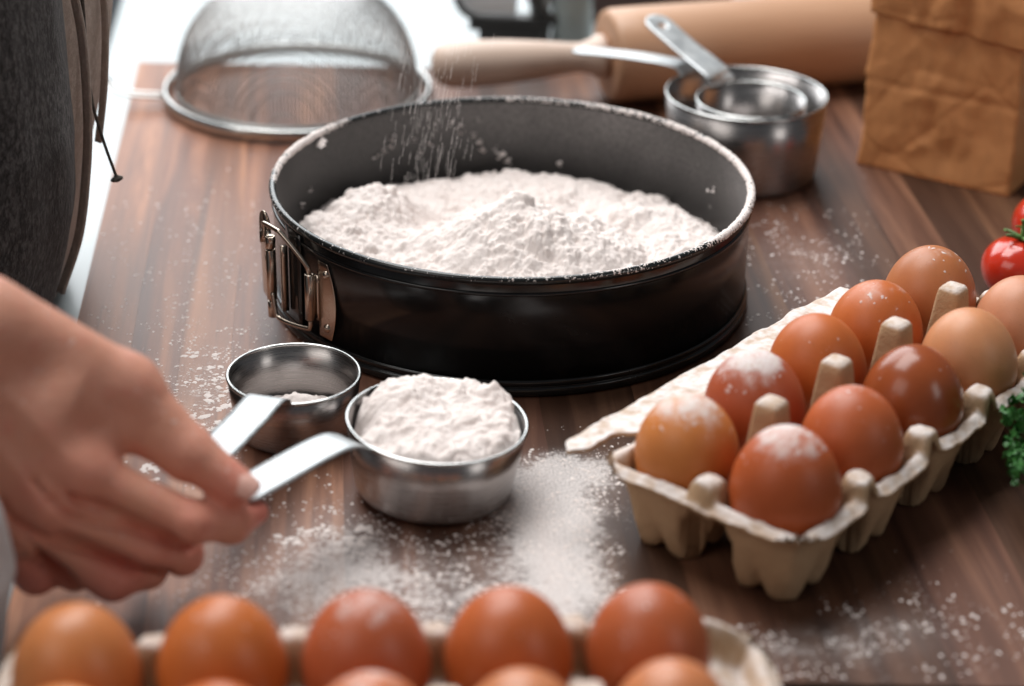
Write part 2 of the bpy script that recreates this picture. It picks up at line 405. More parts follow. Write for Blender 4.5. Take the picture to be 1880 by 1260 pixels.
# the walnut board, stave by stave
board = empty('wooden_board', (0, 106, 0)); tag(board, 'walnut board of long staves, dusted with flour, carrying the baking things', 'board')
x = 0.0; i = 0; yb, yfr = 143.0, 69.3
while x < 74:
    wd = random.choice([2.6, 3.1, 3.6, 4.2, 4.8, 5.2]); g = .006
    a0, a1 = x+g/2, x+wd-g/2
    zt = -random.random()*.006
    v = [(edge_x(yy)+aa, yy-106, zz) for zz in (-1.5, zt) for yy in (yfr, yb) for aa in (a0, a1)]
    p = mesh('plank', v, [(0, 2, 3, 1), (4, 5, 7, 6), (0, 1, 5, 4), (2, 6, 7, 3), (0, 4, 6, 2), (1, 3, 7, 5)], WOOD, board, False)
    tn_ = ([2.3, 1.7, 2.1, 1.5, 1.7, 1.2]+[0]*40)[i] or random.choice([.5, .6, .7, .8, .9, 1.05]); p.color = (tn_, tn_*random.uniform(.98, 1.04), tn_*random.uniform(.95, 1.08), 1)
    x += wd; i += 1
for yy in (76, 134):
    mesh('batten', *box((15, yy-106, -1.65), (60, 3, .3)), BROWN, board, False)

# flour grains lying on the worktop
def blob_verts():
    v = [(1, 0, 0), (-1, 0, 0), (0, 1, 0), (0, -1, 0), (0, 0, 1), (.6, .6, .35), (-.6, .6, .35), (-.6, -.6, .35), (.6, -.6, .35)]
    f = [(0, 5, 4), (5, 2, 4), (2, 6, 4), (6, 1, 4), (1, 7, 4), (7, 3, 4), (3, 8, 4), (8, 0, 4)]
    return np.array(v, float), np.array(f)
BV, BF = blob_verts()
def grains(name, pts, rad, flat, mat, parent=None):
    n = len(pts); an = rng.random(n)*6.283; st = .6+.9*rng.random((n, 1))
    v = np.repeat(BV[None], n, 0)*(.75+.5*rng.random((n, len(BV), 1)))
    v = v*rad[:, None, None]
    v[:, :, 0] *= st; v[:, :, 2] *= flat
    cx, sx = np.cos(an)[:, None], np.sin(an)[:, None]
    X = v[:, :, 0]*cx-v[:, :, 1]*sx; Y = v[:, :, 0]*sx+v[:, :, 1]*cx
    v = np.stack([X, Y, v[:, :, 2]], 2)+pts[:, None, :]
    f = BF[None]+(np.arange(n)*len(BV))[:, None, None]
    return mesh(name, v.reshape(-1, 3), f.reshape(-1, 3), mat, parent, True)
P = []
while len(P) < 13000:
    q = rng.random((20000, 2))*np.array([46, 62])+np.array([-24, 69.6])
    fl = flour_field(q[:, 0], q[:, 1]); cl = fbm(q[:, 0]*.9, q[:, 1]*.9, 0, 3, 31)
    near = 1.3-np.clip((q[:, 1]-85)/40, 0, 1)
    keep = (q[:, 0] > edge_x(q[:, 1])+.3) & (rng.random(len(q)) < np.clip(fl, 0, .6)*.12*near*np.clip(.5+cl*1.6, 0, 1.6))
    P += q[keep].tolist()
P = np.array(P[:13000]); rad = .016+.085*rng.random(len(P))**4.5
g = grains('flour_specks', np.column_stack([P, np.full(len(P), -.004)]), rad, .55, FL)
tag(g, 'loose white flour specks scattered over the dark walnut board', 'flour', kind='stuff')
# bigger crumbs and flakes left of the small cup and beneath the hand
cl = np.array([(-15.9, 97.2), (-15.0, 95.6), (-14.6, 94.9), (-15.4, 94.2), (-14.2, 93.4), (-14.8, 92.4), (-14.3, 91.2), (-15.3, 90.4), (-13.8, 90.0), (-14.6, 89.3), (-16.0, 89.2),
               (-16.4, 87.6), (-15.2, 87.3), (-16.6, 85.5), (-14.2, 87.8), (-13.6, 91.7), (-15.8, 88.3), (-15.6, 86.2), (-16.9, 84.2), (-5.9, 80.4), (-6.8, 79.4), (-8.3, 80.2), (-7.7, 78.6), (-9.6, 79.3)])
pp = np.repeat(cl, 12, 0)+rng.normal(0, .38, (len(cl)*12, 2))*np.array([1, .55])
f2 = grains('flour_flakes', np.column_stack([pp, np.full(len(pp), -.004)]), (.07+.20*rng.random(len(pp))**2)*.85, .28, FL)
tag(f2, 'flat flakes of flour left of the small steel measuring cup', 'flour', kind='stuff')

# ================================================================== springform pan
PX, PY = -0.16, 105.96
pan = empty('springform_pan', (PX, PY, 0)); tag(pan, 'black springform cake pan with metal side clasp, full of flour', 'cake pan')
v, f = lathe([(0.0, .12), (12.5, .12), (12.75, .05), (12.95, .1), (13.03, .25), (13.03, .45), (12.97, .56), (12.9, .56), (12.88, .62), (12.97, .68), (12.98, .84), (12.93, .95), (12.80, .96), (12.7, .8), (12.6, .35), (0, .35)], 160)
mesh('pan_base', v, f, PAN, pan)
v, f = lathe([(12.72, .82), (12.84, .80), (12.84, 6.15), (12.80, 6.25), (12.72, 6.25)], 160)
mesh('pan_wall', v, f, PAN, pan)
v, f = lathe([(12.715, .84), (12.715, 6.35)], 160); v = np.array(v); f = [tuple(reversed(q)) for q in f]
mesh('dusted_inner_wall', v, f, PANIN, pan)
prof = [(12.86+.20*math.cos(t), 6.38+.22*math.sin(t)) for t in np.linspace(0, 2*math.pi, 14, endpoint=False)]
v, f = lathe(prof, 160, closed_profile=True); mesh('rim', v, f, RIM, pan)
v, f = lathe([(12.84, 5.75), (12.93, 5.72), (12.95, 5.64), (12.93, 5.56), (12.84, 5.53)], 160); mesh('wall_bead', v, f, PAN, pan)
def cy(a, r, z): return Vector((r*math.cos(R(a)), r*math.sin(R(a)), z))
# hinge plate riveted to the wall
def curved_plate(a_of, z0, z1, r, th, nz=16, na=6):
    V = []; 
    for layer in (r, r+th):
        for i in range(nz+1):
            t = i/nz; a0, a1 = a_of(t)
            for k in range(na+1): V.append(cy(a0+(a1-a0)*k/na, layer, z0+(z1-z0)*t))
    n = (nz+1)*(na+1); Fs = []
    for i in range(nz):
        for k in range(na):
            q = i*(na+1)+k; Fs.append((q, q+na+1, q+na+2, q+1)); Fs.append((n+q, n+q+1, n+q+na+2, n+q+na+1))
    for i in range(nz):
        for k in (0, na):
            q = i*(na+1)+k; Fs.append((q, n+q, n+q+na+1, q+na+1) if k == 0 else (q, q+na+1, n+q+na+1, n+q))
    for k in range(na):
        for i in (0, nz):
            q = i*(na+1)+k; Fs.append((q, q+1, n+q+1, n+q) if i == 0 else (q, n+q, n+q+1, q+1))
    return V, Fs
V, Fs = curved_plate(lambda t: (221.3, 224.5+3.0*math.sin(math.pi*(.12+.80*t))-.6*t), 1.15, 5.35, 12.87, .09)
hp = mesh('hinge_plate', V, Fs, CLASP, pan); bevel(hp, .03, 2)
for zz in (1.75, 4.75):
    p = cy(224.1, 12.96, zz); d = p.normalized(); d.z = 0; d.normalize()
    V, Fs = lathe([(0.02, .15), (.12, .14), (.2, .09), (.24, 0)], 18)
    M3 = d.to_track_quat('Z', 'Y').to_matrix()
    mesh('rivet', [M3 @ Vector(q)+p for q in V], Fs, CLASP, hp)
def barrel(a, r, z0, z1, rad, name, parent, hollow=True):
    p = cy(a, r, 0)
    V, Fs = lathe([(rad*.5, z0+.06), (rad*.8, z0), (rad, z0+.05), (rad, z1-.05), (rad*.8, z1), (rad*.5, z1-.08)], 18)
    return mesh(name, [Vector(q)+p for q in V], Fs, CLASP, parent)
barrel(219.6, 13.22, 1.95, 4.55, .27, 'hinge_barrel', hp)
mb = MB(); V, Fs = curved_plate(lambda t: (219.4, 221.6), 2.0, 4.5, 12.95, .08, 6, 3); mb.add(V, Fs); mb.build('hinge_tab', CLASP, hp)
# closing lever
lv = mesh('clasp_lever', *curved_plate(lambda t: (199.2-1.2*t, 206.8-1.0*t), 1.7, 5.2, 13.75, .09, 10, 6), CLASP, pan); bevel(lv, .03, 2)
Vt = spline([cy(203, 13.8, 4.9), cy(203, 13.8, 5.6), cy(203, 13.82, 6.2), cy(203, 13.85, 6.7)], 5)
tv = []; tf = []
for i, p in enumerate(Vt):
    wdt = .42*math.sqrt(max(.05, 1-(i/(len(Vt)-1))**4)); tn = Vector((-math.sin(R(226)), math.cos(R(226)), 0))
    nrm = cy(226, 1, 0)
    for s_, t_ in ((-1, 0), (1, 0), (1, .09), (-1, .09)): tv.append(p+tn*wdt*s_+nrm*t_)
for i in range(len(Vt)-1):
    for k in range(4): tf.append((i*4+k, i*4+(k+1) % 4, (i+1)*4+(k+1) % 4, (i+1)*4+k))
tf += [(3, 2, 1, 0), tuple((len(Vt)-1)*4+k for k in range(4))]
tt = mesh('lever_thumb_tab', tv, tf, CLASP, lv); 
barrel(207.6, 13.95, 2.15, 5.0, .27, 'lever_barrel', lv); barrel(207.6, 13.95, 5.06, 5.75, .27, 'lever_barrel', lv); barrel(207.6, 13.95, 1.15, 2.08, .25, 'lever_barrel', lv)
V, Fs = box((0, 0, 0), (.55, .35, .6)); p = cy(204.5, 13.95, 5.45); mesh('lever_stop', [Vector(q)+p for q in V], Fs, CLASP, lv)
V, Fs = lathe([(.02, .05), (.16, .04), (.2, 0)], 14); p = cy(203, 13.86, 4.0); M3 = cy(203, 1, 0).to_track_quat('Z', 'Y').to_matrix()
mesh('lever_rivet', [M3 @ Vector(q)+p for q in V], Fs, CLASP, lv)
# wire loop between lever and hinge
wp = [cy(219.6, 13.22, 1.9), cy(219.6, 13.24, 1.55), cy(218.6, 13.3, 1.38), cy(213, 13.75, 1.32), cy(210.3, 13.95, 1.45), cy(209.3, 14.0, 1.9), cy(208.4, 14.0, 2.6)]
wq = [cy(219.6, 13.22, 4.5), cy(219.2, 13.3, 4.95), cy(216.5, 13.5, 5.55), cy(212.5, 13.85, 6.3), cy(211.2, 13.95, 6.4), cy(206.5, 14.1, 6.35), cy(205.6, 14.1, 6.2), cy(205.5, 14.1, 5.5)]
mb = MB(); mb.add(*tube(spline(wp, 6), .125, 10)); mb.add(*tube(spline(wq, 6), .125, 10)); mb.build('clasp_wire', CLASP, pan)
# wall band ends under the clasp
mesh('wall_seam', *curved_plate(lambda t: (206, 214), 1.0, 6.1, 12.86, .12, 8, 4), PAN, pan)
mesh('wall_seam', *curved_plate(lambda t: (206.6, 207.6), 1.3, 5.0, 13.02, .35, 6, 2), CLASP, pan)

# ---- flour filling the pan
st = .06; nn = int(25.6/st)
U = (np.arange(nn)-nn/2+.5)*st; UU, VV = np.meshgrid(U, U, indexing='ij')
rr = np.hypot(UU, VV); sc_r = np.where(rr > 12.66, 12.66/np.maximum(rr, 1e-6), 1.0); UU = UU*sc_r; VV = VV*sc_r; rr = np.hypot(UU, VV)
def ga(x, y, cx, cy_, sx, sy): return np.exp(-(((x-cx)/sx)**2+((y-cy_)/sy)**2))
wx = UU+.9*fbm(UU*.5, VV*.5, 0, 3, 3); wy = VV+.9*fbm(UU*.5+9, VV*.5, 0, 3, 5)
Hf = 2.25+0*UU
rc = np.hypot((wx-.3)/1.25, (wy+.6)/1.0)
Hf += np.clip(3.45*(1-rc/5.9), 0, 9)*.95                         # central cone
Hf += 1.75*ga(wx, wy, -7.6, 3.9, 2.7, 2.6)+.9*ga(wx, wy, -10.0, -.5, 2.4, 4)  # high bank on the left
Hf += .75*ga(wx, wy, 7.5, 4.6, 2.6, 1.8)+.55*ga(wx, wy, 9.2, .5, 2.2, 3.4)+.5*ga(wx, wy, 2, 6.6, 2.2, 1.2)
Hf -= .9*ga(wx, wy, -4.4, 4.2, 1.6, 2.4)
Hf += .35*fbm(UU*.45, VV*.45, 0, 4, 11)+.16*fbm(UU*1.5, VV*1.5, 0, 4, 12)
Hf -= .55*sstep(11.2, 12.6, rr)
def add_lumps(Hh, X0, Y0, step, n, rmin, rmax, cxy, power=3.0, sink=.25):
    nu, nv = Hh.shape
    for (cx, cy_) in cxy(n):
        r0 = rmin+(rmax-rmin)*rng.random()**power
        i0, i1 = int((cx-r0-X0)/step), int((cx+r0-X0)/step)+2; j0, j1 = int((cy_-r0-Y0)/step), int((cy_-r0*0+r0-Y0)/step)+2
        i0, j0 = max(i0, 0), max(j0, 0); i1, j1 = min(i1, nu), min(j1, nv)
        if i1 <= i0 or j1 <= j0: continue
        xs = X0+np.arange(i0, i1)[:, None]*step; ys = Y0+np.arange(j0, j1)[None]*step
        d2 = ((xs-cx)**2+((ys-cy_)*(.8+.5*rng.random()))**2)/r0**2
        base = Hh[min(max(int((cx-X0)/step), 0), nu-1), min(max(int((cy_-Y0)/step), 0), nv-1)]
        lump = base-sink*r0+r0*.85*np.sqrt(np.clip(1-d2, 0, 1))
        sub = Hh[i0:i1, j0:j1]; np.copyto(sub, np.where((d2 < 1) & (lump > sub), lump, sub))
def inpan(n):
    a = rng.random(n)*6.283; r = 12.2*np.sqrt(rng.random(n)); return np.column_stack([r*np.cos(a), r*np.sin(a)])
def leftbank(n): return np.column_stack([rng.normal(-8.2, 2.2, n), rng.normal(2.0, 3.4, n)])
bil = lambda f_, sd, o_=3: np.abs(fbm(UU*f_, VV*f_, 0, o_, sd, .55))
wpx = UU+.25*fbm(UU*1.2, VV*1.2, 0, 3, 21); wpy = VV+.25*fbm(UU*1.2, VV*1.2, 0, 3, 22)
crumb = sstep(-.25, .35, fbm(UU*.35, VV*.35, 0, 3, 23)+.35*ga(UU, VV, -8, 2, 3, 4)+.25*ga(UU, VV, .5, -2, 5, 4))
Hf += .55*(np.abs(fbm(wpx*.7, wpy*.7, 0, 3, 24))-.15)*(.4+.6*crumb)
Hf -= .30*np.abs(fbm(wpx*1.9, wpy*1.9, 0, 4, 25, .6))*(.35+.65*crumb)
add_lumps(Hf, U[0], U[0], st, 150, .16, .42, inpan, 2.2, .65)
add_lumps(Hf, U[0], U[0], st, 150, .16, .55, leftbank, 2.2, .6)
for lx, ly, lr in ((.3, .1, .62), (.75, -.15, .45), (-.1, -.25, .4), (-.5, -.4, .36), (1.9, -.4, .42), (-1.3, -.9, .36), (2.6, -1.1, .36), (3.4, 4.9, .6), (-1.9, 6.4, .7), (7.0, 4.9, .6), (-9.6, 3.2, .6), (-7.0, 5.2, .5)):
    add_lumps(Hf, U[0], U[0], st, 1, lr, lr, lambda n: [(lx, ly)], 1, .45)
Hf += .12*fbm(UU*3.2, VV*3.2, 0, 3, 18, .6)*ga(UU, VV, .3, 0, 1.4, 1.2)
Hf += .13*fbm(wpx*2.2, wpy*2.2, 0, 4, 14, .62)*(.45+.75*crumb)
add_lumps(Hf, U[0], U[0], st, 6000, .05, .13, inpan, 2.4, .5)
Hf += .05*fbm(UU*7, VV*7, 0, 3, 16, .6)*(.6+.5*crumb)
ff = gridfaces(nn, nn)
cen = rr.ravel()[ff]; ff = ff[~(cen > 12.655).all(1)]
o = mesh('flour_heap', np.column_stack([UU.ravel(), VV.ravel(), Hf.ravel()]), ff, FL, None, True, (PX, PY, 0))
tag(o, 'crumbly heap of white flour filling the black springform pan', 'flour')
# flour caked along the rim
na, nb = 1700, 16; A = np.linspace(0, 2*np.pi, na, endpoint=False); Bq = np.linspace(0, 2*np.pi, nb, endpoint=False)
AA, BB = np.meshgrid(A, Bq, indexing='ij'); deg = np.degrees(AA) % 360
def band(c_, w_): return np.exp(-(((deg-c_+180) % 360-180)/w_)**2)
cov = 1.0*band(20, 50)+.7*band(-28, 22)+.85*band(150, 15)+.75*band(172, 18)+.45*band(85, 22)+.45*band(265, 14)+.62*band(292, 16)+.30*band(236, 18)+.02
nse = fbm(AA*14, BB*.6, 0, 2, 41)*.55+fbm(AA*90, BB*2.2, 0, 3, 43)*.55+fbm(AA*230, BB*4, 0, 2, 44)*.35
rad = .185+.068*np.clip((cov-.46)*1.25+nse*.62, -.8, 1.0)
rad -= .07*np.clip(-np.sin(BB)+.1, 0, 1)+.03*np.clip(np.cos(BB), 0, 1)
rad += .065*fbm(AA*190, BB*6, 0, 3, 47)*sstep(.3, .6, cov)
rm = 12.86+rad*np.cos(BB); zm = 6.38+(rad+.01)*np.sin(BB)
i = np.arange(na*nb).reshape(na, nb); i2 = np.roll(i, -1, 0)
ff = np.stack([i.ravel(), i2.ravel(), np.roll(i2, -1, 1).ravel(), np.roll(i, -1, 1).ravel()], 1)
o = mesh('rim_flour', np.column_stack([(rm*np.cos(AA)).ravel(), (rm*np.sin(AA)).ravel(), zm.ravel()]), ff, FL, None, True, (PX, PY, 0))
tag(o, 'band of flour caked along the top rim of the black pan', 'flour', kind='stuff')
# crumbs stuck on the inner back wall, falling grains
wc = [(124.3, 4.7, .2), (124.9, 4.2, .22), (127, 4.0, .17), (129.6, 3.8, .18), (118, 4.4, .14), (116, 3.4, .2), (113, 3.9, .13), (93.2, 2.9, .30), (91.5, 2.6, .24), (94.5, 3.2, .18), (99.2, 3.9, .22), (98.6, 3.3, .26), (100.5, 4.3, .15), (76.7, 2.5, .18), (105, 4.9, .2), (104, 4.5, .16), (107, 5.2, .18), (25, 3.9, .2), (28, 3.6, .14), (155, 3.4, .18), (160, 3.0, .2), (150, 5.9, .5)]
pts = []; rd = []
for a, z, r_ in wc:
    for k in range(5):
        q = cy(a+random.gauss(0, .45), 12.62, z+random.gauss(0, .12)); pts.append((q.x+PX, q.y+PY, q.z)); rd.append(r_*random.uniform(.3, .75))
o = grains('flour_crumbs', np.array(pts), np.array(rd), 1.0, FL); tag(o, 'small flour crumbs stuck to the inner back wall of the pan', 'flour', kind='stuff')
pts = []; rd = []
for k in range(190):
    x0 = rng.normal(-4.7, 1.35); y0 = PY+rng.normal(3.2, 1.5); z0 = 3.6+rng.random()*10.5
    n = rng.integers(6, 15)
    for q in range(n):
        pts.append((x0+.012*q+rng.normal(0, .006), y0+rng.normal(0, .006), z0+q*.085)); rd.append(.013+.010*rng.random())
o = grains('falling_flour', np.array(pts), np.array(rd), 1.9, FL); tag(o, 'fine threads of flour grains sifting down into the black pan', 'flour', kind='stuff')

# ================================================================== measuring cups
def strip(path, widths, th, mat, name, parent, side=None, hole=None, rounded=True):
    P_, T, N = frames(path); n = len(P_); m_ = 9; V = []
    for i in range(n):
        sd = side if side is not None else T[i].cross(Vector((0, 0, 1))).normalized()
        for k in range(m_):
            t = 2*k/(m_-1)-1; V.append(P_[i]+sd*t*widths[i]/2)
    Fs = []
    for i in range(n-1):
        for k in range(m_-1):
            q = i*m_+k
            ctr = (V[q]+V[q+m_+1])/2
            if hole and (ctr-Vector(hole[0])).length < hole[1]: continue
            Fs.append((q, q+m_, q+m_+1, q+1))
    if hole:
        for i, p in enumerate(V):
            d_ = (p-Vector(hole[0]))
            if d_.length < hole[1]*1.35 and d_.length > 1e-4: V[i] = Vector(hole[0])+d_.normalized()*hole[1]
    o = mesh(name, V, Fs, mat, parent); solid(o, th, 0); return o
def cup(loc, rim, base, h, label, tilt=(0, 0), n=96):
    root = empty('measuring_cup', loc); root.rotation_euler = (R(tilt[0]), R(tilt[1]), 0)
    tag(root, label, 'measuring cup', 'steel measuring cups on the board')
    t = .07; rb = .45
    arc_o = [(base-rb+rb*math.sin(a), rb-rb*math.cos(a)) for a in np.linspace(0, math.pi/2, 7)]
    arc_i = [(base-rb+(rb-t)*math.sin(a), rb-(rb-t)*math.cos(a)) for a in np.linspace(math.pi/2, 0, 7)]
    prof = [(0, 0)]+arc_o+[(base+(rim-base)*.5, h*.55), (rim-.03, h-.02)]+[(rim-t-.02, h-.02), (base+(rim-base)*.5-t, h*.55)]+arc_i+[(0, t)]
    mesh('bowl', *lathe(prof, n), STEEL, root)
    pr = [(rim-.06+.085*math.cos(a), h+.085*math.sin(a)) for a in np.linspace(0, 2*math.pi, 10, endpoint=False)]
    mesh('rim', *lathe(pr, n, closed_profile=True), RING, root)
    return root
def handle(root, pts, wid, tip_round=True, hole=None, rot=None):
    path = spline([Vector(p)-Vector(root.location)/S for p in pts], 9); n = len(path)
    ws = []
    for i in range(n):
        t = i/(n-1); w_ = wid[0]+(wid[1]-wid[0])*t
        e = (1-t)*n/4.0
        if tip_round and e < 1: w_ *= math.sqrt(max(.06, 1-(1-e)**2))
        ws.append(w_)
    if hole is not None:
        hp_ = path[int((n-1)*hole[0])]; hole = (hp_, hole[1])
    inv = root.rotation_euler.to_matrix().inverted()
    path = [inv @ p for p in path]
    if hole: hole = (inv @ hole[0], hole[1])
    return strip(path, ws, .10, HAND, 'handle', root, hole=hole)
# half-size cup heaped with flour
c1 = cup((-3.5, 83.75, .22), 4.12, 3.62, 3.5, 'steel measuring cup heaped with flour, its handle pinched between thumb and finger', (0, 3.2))
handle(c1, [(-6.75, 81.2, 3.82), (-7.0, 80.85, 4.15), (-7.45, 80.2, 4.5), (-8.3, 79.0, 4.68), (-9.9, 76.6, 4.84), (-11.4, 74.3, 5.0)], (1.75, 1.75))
st = .07; nn = int(7.7/st); U2 = (np.arange(nn)-nn/2+.5)*st; A_, B_ = np.meshgrid(U2, U2, indexing='ij'); r_ = np.hypot(A_, B_); k_ = np.where(r_ > 3.78, 3.78/np.maximum(r_, 1e-6), 1); A_, B_ = A_*k_, B_*k_; r_ = np.hypot(A_, B_)
wx = A_+.4*fbm(A_, B_, 0, 2, 61); wy = B_+.4*fbm(A_+7, B_, 0, 2, 62)
Hh = 3.2+.62*np.clip(1-(np.hypot((wx-.2)/1.05, (wy-.5))/4.2)**3.6, 0, 1)+.42*ga(wx, wy, .2, 2.6, 2.6, .9)+.62*ga(wx, wy, 2.5, 1.9, .75, .6)+.35*ga(wx, wy, -1.6, 1.6, 1.2, 1.2)
Hh -= 1.3*ga(wx, wy, -3.5, .1, .75, .9)+.45*ga(wx, wy, -2.6, -1.9, 1.0, .8)
Hh += .16*fbm(A_*.9, B_*.9, 0, 3, 63)+.10*fbm(A_*2.4, B_*2.4, 0, 3, 64)
Hh -= .35*sstep(3.2, 3.78, r_)*(B_ < 1.5)
def incup(n):
    a = rng.random(n)*6.283; q = 3.6*np.sqrt(rng.random(n)); return np.column_stack([q*np.cos(a), q*np.sin(a)])
Hh += .30*(np.abs(fbm(wx*.8, wy*.8, 0, 3, 66))-.15)-.18*np.abs(fbm(wx*1.9, wy*1.9, 0, 3, 67))
add_lumps(Hh, U2[0], U2[0], st, 10, .2, .45, incup, 1.6, .75)
add_lumps(Hh, U2[0], U2[0], st, 150, .06, .16, incup, 2, .4)
Hh += .035*fbm(A_*5, B_*5, 0, 2, 65)
ff = gridfaces(nn, nn); ff = ff[~(r_.ravel()[ff] > 3.775).all(1)]
o = mesh('flour_heap', np.column_stack([A_.ravel(), B_.ravel(), Hh.ravel()]), ff, FL, None, True, (-3.5, 83.75, .22)); o.rotation_euler = (0, R(3.2), 0)
tag(o, 'rounded mound of flour heaped above the rim of the steel cup in hand', 'flour')
# small cup
c2 = cup((-10.35, 89.3, .02), 3.2, 2.85, 3.05, 'small nearly empty steel measuring cup close to the pan clasp', (0, 0))
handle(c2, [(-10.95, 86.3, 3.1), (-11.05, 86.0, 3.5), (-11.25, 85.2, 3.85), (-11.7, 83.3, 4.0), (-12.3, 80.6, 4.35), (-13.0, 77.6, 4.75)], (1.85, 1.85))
st = .06; nn = int(5.2/st); U3 = (np.arange(nn)-nn/2+.5)*st; A_, B_ = np.meshgrid(U3, U3, indexing='ij'); r_ = np.hypot(A_, B_); k_ = np.where(r_ > 2.55, 2.55/np.maximum(r_, 1e-6), 1); A_, B_ = A_*k_, B_*k_
Hh = .62+.95*ga(A_, B_, .15, .6, 1.6, 1.0)+.12*fbm(A_*1.5, B_*1.5, 0, 4, 71)
add_lumps(Hh, U3[0], U3[0], st, 130, .05, .22, lambda n: incup(n)*.68, 2.5, .3)
o = mesh('flour_heap', np.column_stack([A_.ravel(), B_.ravel(), Hh.ravel()]), gridfaces(nn, nn), FL, None, True, (-10.35, 89.3, .02)); tag(o, 'low rest of flour at the bottom of the small steel cup', 'flour')
# big cup and the cup nested in it
c3 = cup((14.2, 123.9, .02), 5.02, 4.6, 5.25, 'largest steel measuring cup with another cup standing inside it, before the rolling pin')
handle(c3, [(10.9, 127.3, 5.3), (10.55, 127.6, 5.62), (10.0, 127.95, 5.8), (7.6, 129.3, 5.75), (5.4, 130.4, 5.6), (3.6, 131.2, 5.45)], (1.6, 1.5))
c4 = cup((14.35, 122.5, .12), 3.4, 3.05, 5.25, 'empty steel measuring cup nested inside the largest cup, handle pointing up')
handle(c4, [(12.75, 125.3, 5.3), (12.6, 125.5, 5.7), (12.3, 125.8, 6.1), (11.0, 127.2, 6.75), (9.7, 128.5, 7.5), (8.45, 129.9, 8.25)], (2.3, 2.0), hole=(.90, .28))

# ================================================================== eggs and cartons
def egg_mesh():
    n = 40; pr = []
    for i in range(n+1):
        t = math.pi*i/n; c_ = math.cos(t); z = 2.82*c_ if c_ > 0 else 3.15*c_
        r = 2.30*math.sin(t)*(1+.035*c_ if c_ < 0 else 1-.02*c_)
        pr.append((max(r, 1e-4), z))
    v, f = lathe(list(reversed(pr)), 48)
    return v, f
ev, ef = egg_mesh()
egg0 = mesh('egg', ev, ef, EGG); egg_used = [False]
def egg(x, y, z, color, flour, gloss, label, group, s=1.0, tilt=(0, 0)):
    if egg_used[0]: o = egg0.copy(); col.objects.link(o)
    else: o = egg0; egg_used[0] = True
    o.location = Vector((x, y, z))*S; o.scale = (s*random.uniform(.98, 1.015), s*random.uniform(.98, 1.015), s*random.uniform(.955, 1.03)); o.rotation_euler = (R(tilt[0]), R(tilt[1]), random.random()*6)
    o.color = (*color, 1); o['flour'] = flour; o['gloss'] = gloss
    tag(o, label, 'egg', group); return o
KS = 1.0187; Pp, Qq = 5.10*KS, 4.97*KS; LIFT = .88; ZE = 4.37
